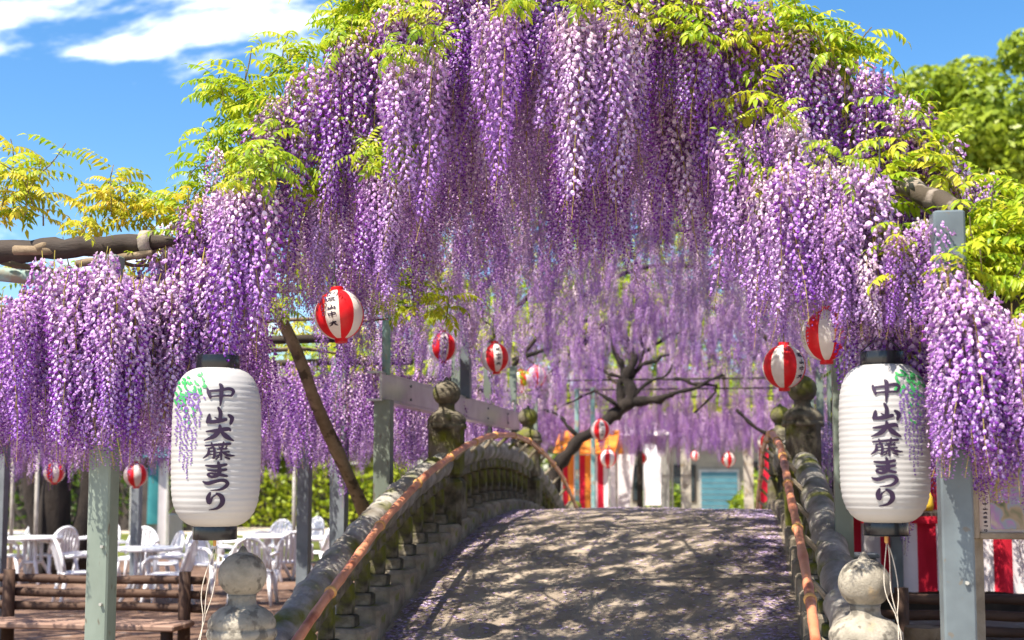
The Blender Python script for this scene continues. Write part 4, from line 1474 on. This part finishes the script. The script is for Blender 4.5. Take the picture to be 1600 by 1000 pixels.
# ------------------------------------------------------------------ white plastic chairs and tables
def make_chair(label):
    t = empty('garden_chair', (0, 0, 0), label, 'chair', 'white plastic chairs')
    b = MB()
    b.box((0, 0, .425), (.46, .46, .03), bev=.012); b.box((0, .22, .405), (.44, .03, .05), bev=.01)
    b.build('seat', M_PLASTIC, t, smooth=False, local=True)
    b = MB()                                             # rounded back made of upright slats inside a hoop
    hoop = []
    for i in range(17):
        a = PI * i / 16
        hoop.append((.25 * math.cos(a), -.20 - .10 * math.sin(a) - .02, .46 + .40 * math.sin(a) ** .8))
    b.tube(hoop, .024, n=7)
    bk = b.build('backrest', M_PLASTIC, t, smooth=True, local=True)
    for i in range(7):
        x = -.18 + .06 * i
        h = .46 + .40 * math.sin(math.acos(max(-1, min(1, x / .25)))) ** .8
        s = MB()
        s.add([(x - .021, -.215, .43), (x + .021, -.215, .43), (x + .021, -.31, h - .01), (x - .021, -.31, h - .01), (x - .021, -.227, .43), (x + .021, -.227, .43), (x + .021, -.322, h - .01), (x - .021, -.322, h - .01)],
              [(0, 1, 2, 3), (7, 6, 5, 4), (0, 4, 5, 1), (1, 5, 6, 2), (2, 6, 7, 3), (3, 7, 4, 0)])
        s.build('slat', M_PLASTIC, bk, local=True)
    for sg in (-1, 1):
        MB().tube([(sg * .25, -.22, .64), (sg * .285, 0, .655), (sg * .285, .16, .645), (sg * .275, .24, .58), (sg * .265, .24, .43)], [.022, .028, .028, .024, .022], n=7).build('armrest', M_PLASTIC, t, smooth=True, local=True)
        for yy in (-1, 1):
            MB().tube([(sg * .22, yy * .19, .42), (sg * .25, yy * .235, .2), (sg * .275, yy * .27, 0)], [.032, .027, .022], n=6).build('leg', M_PLASTIC, t, smooth=True, local=True)
    return t


def make_table(label):
    t = empty('garden_table', (0, 0, 0), label, 'table', 'white plastic tables')
    MB().lathe([(.03, .675), (.42, .675), (.455, .682), (.462, .70), (.455, .718), (.02, .722)], 32).build('tabletop', M_PLASTIC, t, smooth=True, angle=40, local=True)
    for k in range(4):
        a = PI / 4 + k * PI / 2
        MB().tube([(.12 * math.cos(a), .12 * math.sin(a), .68), (.13 * math.cos(a), .13 * math.sin(a), .35), (.34 * math.cos(a), .34 * math.sin(a), 0)], [.035, .03, .026], n=7).build('leg', M_PLASTIC, t, smooth=True, local=True)
    MB().lathe([(.10, .30), (.15, .31), (.15, .34), (.10, .35)], 14).build('leg_collar', M_PLASTIC, t, smooth=True, local=True)
    return t


def ground_at(px, py):
    d = _R @ Vector(((px - 800) / FPX, (500 + SHIFT - py) / FPX, -1.0))
    k = -CAM_LOC.z / d.z
    p = CAM_LOC + d * k
    return Vector((p.x, p.y, .004))


t0 = None
for (px, py, lab) in ((50, 912, 'leftmost white round plastic table, by the dark trunk'),
                      (226, 942, 'white round plastic table just right of the left grey steel post'),
                      (425, 908, 'white round plastic table behind the left stone finial and parapet')):
    t = make_table(lab) if t0 is None else copy_tree(t0)
    if t0 is None: t0 = t
    t['label'] = lab
    t.location = ground_at(px, py)
c0 = None
for (px, py, rz, lab) in ((8, 912, -1.25, 'white plastic chair cut by the left edge of the picture'),
                          (84, 910, 1.1, 'white plastic chair between the leftmost table and the grey post'),
                          (38, 893, 2.9, 'white plastic chair on the far side of the leftmost table'),
                          (122, 948, -.9, 'white plastic chair partly hidden behind the left grey steel post'),
                          (246, 930, 2.3, 'white plastic chair with rounded back behind the table right of the post'),
                          (262, 952, 1.75, 'white plastic chair turned sideways at the right of the middle table'),
                          (214, 915, 3.3, 'white plastic chair on the far side of the middle table'),
                          (366, 912, -1.0, 'white plastic chair under the left white paper lantern'),
                          (428, 890, 3.0, 'white plastic chair on the far side of the rightmost table'),
                          (455, 925, .5, 'white plastic chair in front of the rightmost table, back to the bridge'),
                          (492, 905, 1.5, 'white plastic chair right of the rightmost table, nearest the parapet'),
                          (395, 945, .2, 'white plastic chair seen from behind beside the left stone finial'),
                          (150, 905, 2.6, 'white plastic chair seen in the gap just left of the grey post'),
                          (330, 930, -1.9, 'white plastic chair alone left of the stone finial'),
                          (476, 880, 2.6, 'farthest white plastic chair, before the dark posts near the parapet')):
    c = make_chair(lab) if c0 is None else copy_tree(c0)
    if c0 is None: c0 = c
    c['label'] = lab
    c.location = ground_at(px, py)
    c.rotation_euler = (0, 0, rz)

# ------------------------------------------------------------------ log benches
def log_bench(x0, x1, Y, label, posts, over=.15):
    t = empty('log_bench', ((x0 + x1) / 2, Y, 0), label, 'bench', 'log benches')
    for k, z in enumerate((.78, .665, .555)):
        MB().tube([(x0 - over + (x1 - x0 + 2 * over) * i / 12, Y + .02, z + .006 * math.sin(i * 1.3 + k)) for i in range(13)], [.036 + .003 * math.sin(i * 2 + k) for i in range(13)], n=9).build('back_rail', M_BROWN, t, smooth=True)
    for k in range(2):
        MB().box(((x0 + x1) / 2, Y - .16 - .22 * k, .44), (x1 - x0 + .2, .20, .05), bev=.012).build('seat_plank', M_PLANK, t)
    for x in posts:
        MB().tube([(x, Y - .05, 0), (x, Y - .05, .45), (x, Y - .05, .86)], [.056, .052, .05], n=10).build('post', M_BROWN, t, smooth=True)
        MB().tube([(x, Y - .38, 0), (x, Y - .38, .42)], .05, n=10).build('front_leg', M_BROWN, t, smooth=True)
    return t


pa, pb, pc = at(18, 950, 10.2), at(292, 950, 10.2), at(-230, 950, 10.2)
log_bench(pc.x, pb.x, 10.2, 'dark brown log bench in front of the white tables', (pc.x + .05, pa.x, pb.x))
pa, pb = at(1340, 950, 9.6), at(1760, 950, 9.6)
log_bench(pa.x, pb.x, 9.6, 'dark log bench before the red and white striped curtain', (pa.x + .3, pb.x - .3))
ps = at(1442, 985, 7.4)
st = MB().lathe([(.115, 0), (.11, .3), (.104, ps.z - .01), (.098, ps.z + .02), (.03, ps.z + .024)], 16, (ps.x, 7.4, 0), wob=.02).build('log_post', M_BARKL, None, smooth=True, angle=50)
tag(st, 'pale sawn log post at the foot of the right grey steel post', 'post')

# ------------------------------------------------------------------ stall with striped curtain on the right
YS2 = 13.2
pa, pb = at(1318, 880, YS2), at(1690, 880, YS2)
stl = empty('festival_stall', ((pa.x + pb.x) / 2, YS2, 0), 'festival stall with red and white striped curtain right of the bridge', 'stall')
zt, zb = at(1450, 818, YS2).z, at(1450, 924, YS2).z
k, x = 0, pa.x
while x < pb.x:
    wd = .178
    b = MB()
    for i in range(5):
        xx = x + wd * i / 4
        b.v += [(xx, YS2 + .018 * math.sin(xx * 21), zt), (xx, YS2 + .03 * math.sin(xx * 21) - .01, zb + .01 * math.sin(xx * 13))]
        if i: b.f.append((2 * i - 2, 2 * i, 2 * i + 1, 2 * i - 1)); b.m.append(0)
    b.build('curtain_stripe', M_REDC if k % 2 == 0 else M_WHITEC, stl, smooth=True)
    x += wd; k += 1
b = MB(); b.box(((pa.x + pb.x) / 2, YS2 + .003, zt + .035), (pb.x - pa.x, .06, .07)); b.build('curtain_band', M_REDC, stl)
b = MB(); b.box(((pa.x + pb.x) / 2, YS2 + .55, zt + .09), (pb.x - pa.x, 1.1, .04)); b.build('counter', M_DARK, stl)
for x in (pa.x + .05, pb.x - .05):
    for yy in (.06, 1.05):
        MB().box((x, YS2 + yy, 1.25), (.06, .06, 2.5)).build('post', M_STEELD, stl)
q = at(1450, 790, YS2)
MB().box((q.x - .02, YS2 + 1.0, 1.52), (.62, .03, .62), bev=.01).build('red_banner', M_REDC, stl)
MB().box(((pa.x + pb.x) / 2, YS2 + 1.2, 1.35), (pb.x - pa.x, .05, 2.3)).build('back_wall', M_DARK, stl)
for k in range(6):
    q2 = at(1340 + 22 * k, 812, YS2 + .4)
    MB().lathe([(.05, 0), (.06, .06), (.05, .14), (.02, .2)], 10, (q2.x, YS2 + .4, zt + .115)).build('jar', (M_RED, M_WHITE, M_YELLOW)[k % 3], stl, smooth=True)
# grey box beside the stall
q = at(1348, 872, 10.8)
bx = MB(); bx.box((q.x, 10.8, .5), (.20, .25, 1.0), bev=.012); bx.box((q.x, 10.8, 1.015), (.24, .29, .03), bev=.006)
tag(bx.build('utility_box', M_STEELD), 'narrow dark grey box standing left of the striped curtain', 'box')

# ------------------------------------------------------------------ notice board on the right
YN = 7.2
c0_, c1_ = at(1521, 842, YN), at(1700, 690, YN)
nb = empty('notice_board', ((c0_.x + c1_.x) / 2, YN, 0), 'framed notice board with a wisteria picture beside the right grey post', 'sign')
xc, zc_ = (c0_.x + c1_.x) / 2, (c0_.z + c1_.z) / 2
W_, H_ = c1_.x - c0_.x, c1_.z - c0_.z
for nm, c, d_ in (('frame_side', (c0_.x + .015, YN, zc_), (.03, .06, H_)), ('frame_side', (c1_.x - .015, YN, zc_), (.03, .06, H_)), ('frame_rail', (xc, YN, c0_.z + .018), (W_ - .06, .062, .036)), ('frame_rail', (xc, YN, c1_.z - .018), (W_ - .06, .062, .036))):
    MB().box(c, d_, bev=.006).build(nm, M_FRAME, nb)
MB().box((xc, YN + .012, zc_), (W_ - .06, .02, H_ - .07)).build('board', M_BOARD, nb)
pm, N_, L_ = newmat('printed_garden_picture')
o_ = N_('ShaderNodeOutputMaterial'); bs_ = N_('ShaderNodeBsdfPrincipled'); bs_.inputs['Roughness'].default_value = .35
tc_ = N_('ShaderNodeTexCoord'); nz_ = N_('ShaderNodeTexNoise'); nz_.inputs['Scale'].default_value = 7; nz_.inputs['Distortion'].default_value = 1.2
r_ = N_('ShaderNodeValToRGB')
cols = [(.03, .06, .03), (.20, .22, .12), (.42, .33, .22), (.30, .36, .45), (.45, .25, .50), (.55, .47, .40)]
while len(r_.color_ramp.elements) < len(cols): r_.color_ramp.elements.new(.5)
for i, c in enumerate(cols):
    r_.color_ramp.elements[i].position = .28 + .09 * i; r_.color_ramp.elements[i].color = (*c, 1)
L_(tc_.outputs['Object'], nz_.inputs['Vector']); L_(nz_.outputs['Fac'], r_.inputs[0]); L_(r_.outputs[0], bs_.inputs['Base Color']); L_(bs_.outputs[0], o_.inputs[0])
p0_, p1_ = at(1549, 827, YN - .01), at(1660, 700, YN - .01)
MB().box(((p0_.x + p1_.x) / 2, YN - .002, (p0_.z + p1_.z) / 2), (p1_.x - p0_.x, .006, p1_.z - p0_.z)).build('picture', pm, nb)
stks = []
for k in range(7):
    g = GLYPH[('naka', 'yama', 'dai', 'fuji', 'ma', 'tsu', 'ri')[k]]
    ys = [p[1] for s in g for p in s]; xs = [p[0] for s in g for p in s]
    my, mx2 = (min(ys) + max(ys)) / 2, (min(xs) + max(xs)) / 2
    for s in g: stks.append([((x - mx2) * .000085, (y - my) * .000085 + k * .0232, w_ * .0001) for x, y, w_ in s])
tp_ = at(1539, 788, YN)
ink(stks, lambda x, y: Vector((tp_.x + x, YN - .0015, tp_.z - y))).build('printed_characters', M_INK, nb)
for x in (c0_.x + .03, c1_.x - .05):
    MB().box((x, YN + .055, c1_.z / 2), (.05, .04, c1_.z)).build('leg', M_FRAME, nb)

# ------------------------------------------------------------------ stalls, tent and house beyond the bridge
def stall(pxa, pxb, Y, zroof, label, cloths, roofm):
    a, c = at(pxa, 760, Y), at(pxb, 760, Y)
    t = empty('festival_stall', ((a.x + c.x) / 2, Y, 0), label, 'stall')
    wd = c.x - a.x
    for x in (a.x, c.x):
        for yy in (0, 1.8):
            MB().tube([(x, Y + yy, 0), (x, Y + yy, zroof)], .025, n=6).build('post', M_GALV, t)
    b = MB(); b.add([(a.x - .15, Y - .25, zroof - .15), (c.x + .15, Y - .25, zroof - .15), (c.x + .15, Y + .9, zroof + .35), (a.x - .15, Y + .9, zroof + .35), (c.x + .15, Y + 2.05, zroof - .15), (a.x - .15, Y + 2.05, zroof - .15)], [(0, 1, 2, 3), (3, 2, 4, 5)])
    b.build('awning', roofm, t)
    n = len(cloths)
    for i, m in enumerate(cloths):
        x0 = a.x + wd * i / n
        b = MB()
        for j in range(5):
            xx = x0 + wd / n * j / 4
            b.v += [(xx, Y + .05 * math.sin(xx * 9), zroof - .2), (xx, Y + .09 * math.sin(xx * 9), .15 + .25 * ((i * 7) % 3))]
            if j: b.f.append((2 * j - 2, 2 * j, 2 * j + 1, 2 * j - 1)); b.m.append(0)
        b.build('curtain', m, t, smooth=True)
    MB().box(((a.x + c.x) / 2, Y + .5, .42), (wd * .95, .7, .84)).build('counter', M_WHITEC, t)
    return t


stall(878, 952, 27, 2.3, 'orange and red curtained festival stall beyond the left end of the bridge', [M_REDC, M_ORANGE, M_WHITEC, M_REDC, M_ORANGE, M_WHITEC, M_REDC, M_WHITEC], M_ORANGE)
stall(205, 262, 25.5, 2.2, 'teal curtained stall behind the white tables', [M_TEALC, M_DARK, M_TEALC, M_WHITEC], M_TEALC)
a, c = at(960, 760, 30), at(1010, 760, 30)
tt = empty('white_tent', ((a.x + c.x) / 2, 30, 0), 'white tent with draped side cloth beyond the bridge crest', 'tent')
b = MB(); b.add([(a.x - .3, 30, 2.6), (c.x - .2, 30, 2.6), (c.x - .5, 30, 0), (a.x + .1, 29.6, 0), ], [(0, 1, 2, 3)]); b.build('side_cloth', M_WHITEC, tt)
b = MB(); b.add([(a.x - .4, 29.8, 2.6), (c.x + .6, 29.8, 2.6), (c.x + .6, 32.4, 2.6), (a.x - .4, 32.4, 2.6), ((a.x + c.x) / 2, 31.1, 3.4)], [(0, 1, 4), (1, 2, 4), (2, 3, 4), (3, 0, 4)]); b.build('canopy', M_WHITEC, tt)
for x in (a.x - .3, c.x + .5):
    for yy in (29.9, 32.3):
        MB().tube([(x, yy, 0), (x, yy, 2.6)], .03, n=6).build('post', M_GALV, tt)

# tall narrow festival flags and shrubs on the far side
for (px, Y, m, lab) in ((1006, 38, M_WHITEC, 'white upright festival flag left of the grey post'), (1186, 31, M_REDC, 'red upright festival flag right of the teal shutter')):
    q = at(px, 740, Y)
    t = empty('festival_flag', (q.x, Y, 0), lab, 'flag', 'upright festival flags')
    MB().tube([(q.x, Y, 0), (q.x, Y, 2.7)], .018, n=6).build('pole', M_GALV, t)
    b = MB()
    for i in range(8):
        z = 2.6 - 1.8 * i / 7
        b.v += [(q.x + .01, Y + .04 * math.sin(i * 1.3), z), (q.x + .25, Y + .08 * math.sin(i * 1.1 + 1), z), (q.x + .5, Y + .10 * math.sin(i * 1.5 + 2), z)]
        if i:
            o = 3 * i
            b.f += [(o - 3, o - 2, o + 1, o), (o - 2, o - 1, o + 2, o + 1)]; b.m += [0, 0]
    b.build('flag_cloth', m, t, smooth=True)
for (px, Y, h, lab) in ((1035, 42, 1.5, 'round green shrub before the far house'), (1205, 38, 1.9, 'bright shrub right of the teal shutter'), (1165, 44, 1.1, 'low shrub at the corner of the teal shutter'), (870, 31, 1.6, 'shrub behind the orange stall')):
    q = at(px, 760, Y)
    g_ = np.random.default_rng(px)
    n = 1500
    P = g_.normal(size=(n, 3)); P /= np.linalg.norm(P, axis=1)[:, None]
    P = np.array([q.x, Y, h * .52]) + P * (g_.random((n, 1)) ** .4) * np.array([h * .5, h * .5, h * .5])
    u = g_.normal(size=(n, 3)) * .05; v = g_.normal(size=(n, 3)) * .05
    me = bpy.data.meshes.new('foliage')
    me.from_pydata(np.stack([P - u, P - v, P + u, P + v], 1).reshape(-1, 3).tolist(), [], [(4 * i, 4 * i + 1, 4 * i + 2, 4 * i + 3) for i in range(n)])
    me.materials.append(M_TREE)
    ca = np.repeat(g_.random(n), 4)
    at_ = me.attributes.new('petal', 'FLOAT_COLOR', 'POINT'); at_.data.foreach_set('color', np.stack([ca, ca, ca, np.ones_like(ca)], 1).astype(np.float32).ravel())
    t = empty('shrub', (q.x, Y, 0), lab, 'shrub')
    obj('foliage', me, t)
    MB().tube([(q.x, Y, 0), (q.x + .02, Y, h * .5)], [.05, .03], n=6).build('stem', M_BARK, t)

YH = 46.0
hl, hr = at(975, 760, YH), at(1265, 760, YH)
hs_ = empty('shop_house', ((hl.x + hr.x) / 2, YH, 0), 'low cream house with teal roller shutter beyond the trellis', 'building')
MB().box(((hl.x + hr.x) / 2, YH + 3, 1.7), (hr.x - hl.x, 6, 3.4)).build('wall', M_CREAM, hs_)
b = MB(); x0, x1 = hl.x - .5, hr.x + .5
b.add([(x0, YH - .8, 3.2), (x1, YH - .8, 3.2), (x1, YH + 3, 4.9), (x0, YH + 3, 4.9), (x1, YH + 6.8, 3.2), (x0, YH + 6.8, 3.2), (x0, YH - .8, 3.4), (x1, YH - .8, 3.4), (x1, YH + 3, 5.1), (x0, YH + 3, 5.1), (x1, YH + 6.8, 3.4), (x0, YH + 6.8, 3.4)],
      [(0, 1, 2, 3), (3, 2, 4, 5), (6, 9, 8, 7), (9, 11, 10, 8), (0, 6, 7, 1), (4, 10, 11, 5), (1, 7, 8, 2), (2, 8, 10, 4), (0, 3, 9, 6), (3, 5, 11, 9)])
b.build('roof', M_DARK, hs_)
s0, s1 = at(1096, 760, YH), at(1152, 760, YH)
zs = at(1120, 737, YH).z
shf = MB().box(((s0.x + s1.x) / 2, YH - .03, zs / 2), (s1.x - s0.x + .16, .06, zs + .16)).build('shutter_frame', M_GALV, hs_)
for k in range(9):
    attach(MB().box(((s0.x + s1.x) / 2, YH - .075, zs * (k + .5) / 9), (s1.x - s0.x, .04, zs / 9 * .86)).build('shutter_slat', M_SHUT, None), shf)
for (pxa, pxb, za, zb2, m) in ((1018, 1030, .1, 2.1, M_DARK), (1050, 1085, .8, 2.0, M_GLASS), (990, 1010, .8, 2.0, M_GLASS), (1175, 1225, .1, 2.1, M_DARK)):
    u, v = at(pxa, 760, YH), at(pxb, 760, YH)
    f_ = MB().box(((u.x + v.x) / 2, YH - .02, (za + zb2) / 2), (v.x - u.x + .12, .05, zb2 - za + .12)).build('window' if m is M_GLASS else 'door', M_DARK, hs_)
    attach(MB().box(((u.x + v.x) / 2, YH - .06, (za + zb2) / 2), (v.x - u.x, .03, zb2 - za)).build('pane' if m is M_GLASS else 'door_leaf', m, None), f_)

# ------------------------------------------------------------------ trees behind
def make_tree(base, hgt, rx, rz_, seed, mat, label, group, nl=9000, lsz=.16, trunk_h=None, nb=26):
    r = random.Random(seed)
    t = empty('broadleaf_tree', base, label, 'tree', group)
    B = Vector(base)
    th = trunk_h if trunk_h else hgt - rz_ * 1.2
    MB().tube(crooked(B, B + Vector((r.uniform(-.3, .3), 0, th)), 8, .15, seed), taper(.035 * hgt, .018 * hgt, 8, .08, seed), n=9).build('trunk', M_BARK, t, smooth=True)
    cc = B + Vector((0, 0, hgt - rz_))
    blobs = []
    for k in range(nb):
        v = Vector((r.gauss(0, 1), r.gauss(0, 1), r.gauss(0, 1))).normalized()
        f = r.uniform(.45, .95)
        blobs.append((cc + Vector((v.x * rx * f, v.y * rx * f, v.z * rz_ * f)), r.uniform(.24, .40) * rx, r.random()))
    for k in range(7):
        bl = blobs[k * 3 % nb][0]
        MB().tube(crooked(B + Vector((0, 0, th * .8)), bl, 6, .2, seed + k), taper(.014 * hgt, .004 * hgt, 6, .1, k), n=6).build('limb', M_BARK, t, smooth=True)
    g = np.random.default_rng(seed)
    per = nl // nb
    V, F, C = [], [], []
    allp, alln, tone = [], [], []
    for (c, R_, tn) in blobs:
        d = g.normal(size=(per, 3)); d /= np.linalg.norm(d, axis=1)[:, None]
        rr = R_ * (.55 + .5 * g.random(per) ** .6)
        p = np.array(c) + d * rr[:, None] * np.array([1.15, 1.15, .75])
        allp.append(p); alln.append(d + g.normal(size=(per, 3)) * .5 + np.array([0, 0, .4]))
        tone.append(np.clip(tn * .5 + g.random(per) * .5, 0, 1))
    P = np.concatenate(allp); Nn = np.concatenate(alln); Nn /= np.linalg.norm(Nn, axis=1)[:, None]; T = np.concatenate(tone)
    n = len(P)
    h = g.normal(size=(n, 3)); u = np.cross(Nn, h); u /= np.linalg.norm(u, axis=1)[:, None]; v = np.cross(Nn, u)
    s = lsz * (.6 + .8 * g.random(n))[:, None]
    V = np.stack([P - u * s, P - v * s * .5 + Nn * s * .1, P + u * s, P + v * s * .5 + Nn * s * .1], 1).reshape(-1, 3)
    me = bpy.data.meshes.new('crown')
    me.vertices.add(4 * n); me.vertices.foreach_set('co', V.ravel())
    me.loops.add(4 * n); me.loops.foreach_set('vertex_index', np.arange(4 * n, dtype=np.int32))
    me.polygons.add(n); me.polygons.foreach_set('loop_start', np.arange(0, 4 * n, 4, dtype=np.int32)); me.polygons.foreach_set('loop_total', np.full(n, 4, dtype=np.int32))
    me.update(calc_edges=True)
    me.materials.append(mat)
    ca = np.repeat(T, 4)
    a = me.attributes.new('petal', 'FLOAT_COLOR', 'POINT')
    a.data.foreach_set('color', np.stack([ca, ca, ca, np.ones_like(ca)], 1).astype(np.float32).ravel())
    obj('crown', me, t)
    return t


GT = 'trees beyond the trellises'
def tree_px(px, top, Y, rx, rz_, seed, mat, label, **k):
    p = at(px, top, Y)
    make_tree((p.x, Y, 0), p.z, rx, rz_, seed, mat, label, GT, **k)


tree_px(1560, 62, 34, 3.0, 3.4, 1, M_TREE, 'tall round crowned bright green tree at the right edge above the trellis', nl=34000, nb=40, lsz=.115)
tree_px(1700, 100, 38, 4.4, 4.4, 2, M_TREE, 'bright green tree mostly outside the right edge of the picture', nl=12000)
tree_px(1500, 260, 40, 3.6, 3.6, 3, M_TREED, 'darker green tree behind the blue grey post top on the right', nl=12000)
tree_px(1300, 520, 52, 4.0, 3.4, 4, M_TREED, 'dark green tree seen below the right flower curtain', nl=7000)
tree_px(940, 380, 50, 5.0, 5.2, 5, M_TREE, 'green tree behind the twisted trunk beyond the bridge', nl=8000)
tree_px(760, 390, 48, 5.0, 5.2, 6, M_TREE, 'green tree behind the steel beam left of the bridge crest', nl=8000)
tree_px(600, 470, 50, 4.2, 4.2, 7, M_TREE, 'yellow green tree behind the leaning trunk', nl=8000)
tree_px(420, 560, 48, 3.8, 3.2, 8, M_TREE, 'green tree behind the left white paper lantern', nl=8000)
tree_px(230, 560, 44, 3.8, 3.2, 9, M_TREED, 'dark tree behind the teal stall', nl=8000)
tree_px(20, 540, 40, 3.8, 3.2, 10, M_TREE, 'bright green tree behind the leftmost lantern', nl=8000)
tree_px(1130, 385, 56, 5.6, 5.8, 12, M_TREE, 'green tree rising behind the house with the teal shutter', nl=8000)
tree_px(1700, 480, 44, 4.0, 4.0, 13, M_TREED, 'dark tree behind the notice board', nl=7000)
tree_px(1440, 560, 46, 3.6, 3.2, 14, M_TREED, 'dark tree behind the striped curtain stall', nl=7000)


def hedge(pxa, pxb, Y, h, label, mat, seed):
    a, c = at(pxa, 760, Y), at(pxb, 760, Y)
    g = np.random.default_rng(seed)
    n = 7000
    P = np.stack([g.uniform(a.x, c.x, n), Y + g.uniform(-.5, .5, n), h * g.random(n) ** .8], 1)
    P[:, 2] *= 1 + .12 * np.sin(P[:, 0] * 2.3)
    s = .11
    u = g.normal(size=(n, 3)); u /= np.linalg.norm(u, axis=1)[:, None]
    v = np.cross(u, g.normal(size=(n, 3))); v /= np.linalg.norm(v, axis=1)[:, None]
    V = np.stack([P - u * s, P - v * s * .55, P + u * s, P + v * s * .55], 1).reshape(-1, 3)
    me = bpy.data.meshes.new('hedge')
    me.from_pydata(V.tolist(), [], [(4 * i, 4 * i + 1, 4 * i + 2, 4 * i + 3) for i in range(n)])
    me.materials.append(mat)
    ca = np.repeat(g.random(n), 4)
    q = me.attributes.new('petal', 'FLOAT_COLOR', 'POINT')
    q.data.foreach_set('color', np.stack([ca, ca, ca, np.ones_like(ca)], 1).astype(np.float32).ravel())
    t = empty('hedge', ((a.x + c.x) / 2, Y, 0), label, 'hedge', 'clipped hedges')
    obj('foliage', me, t)
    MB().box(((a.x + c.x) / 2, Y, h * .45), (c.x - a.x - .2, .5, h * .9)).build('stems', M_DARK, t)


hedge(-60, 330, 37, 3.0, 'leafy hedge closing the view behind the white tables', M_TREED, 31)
hedge(345, 640, 40, 1.9, 'sunlit hedge beyond the lawn left of the bridge', M_TREE, 32)
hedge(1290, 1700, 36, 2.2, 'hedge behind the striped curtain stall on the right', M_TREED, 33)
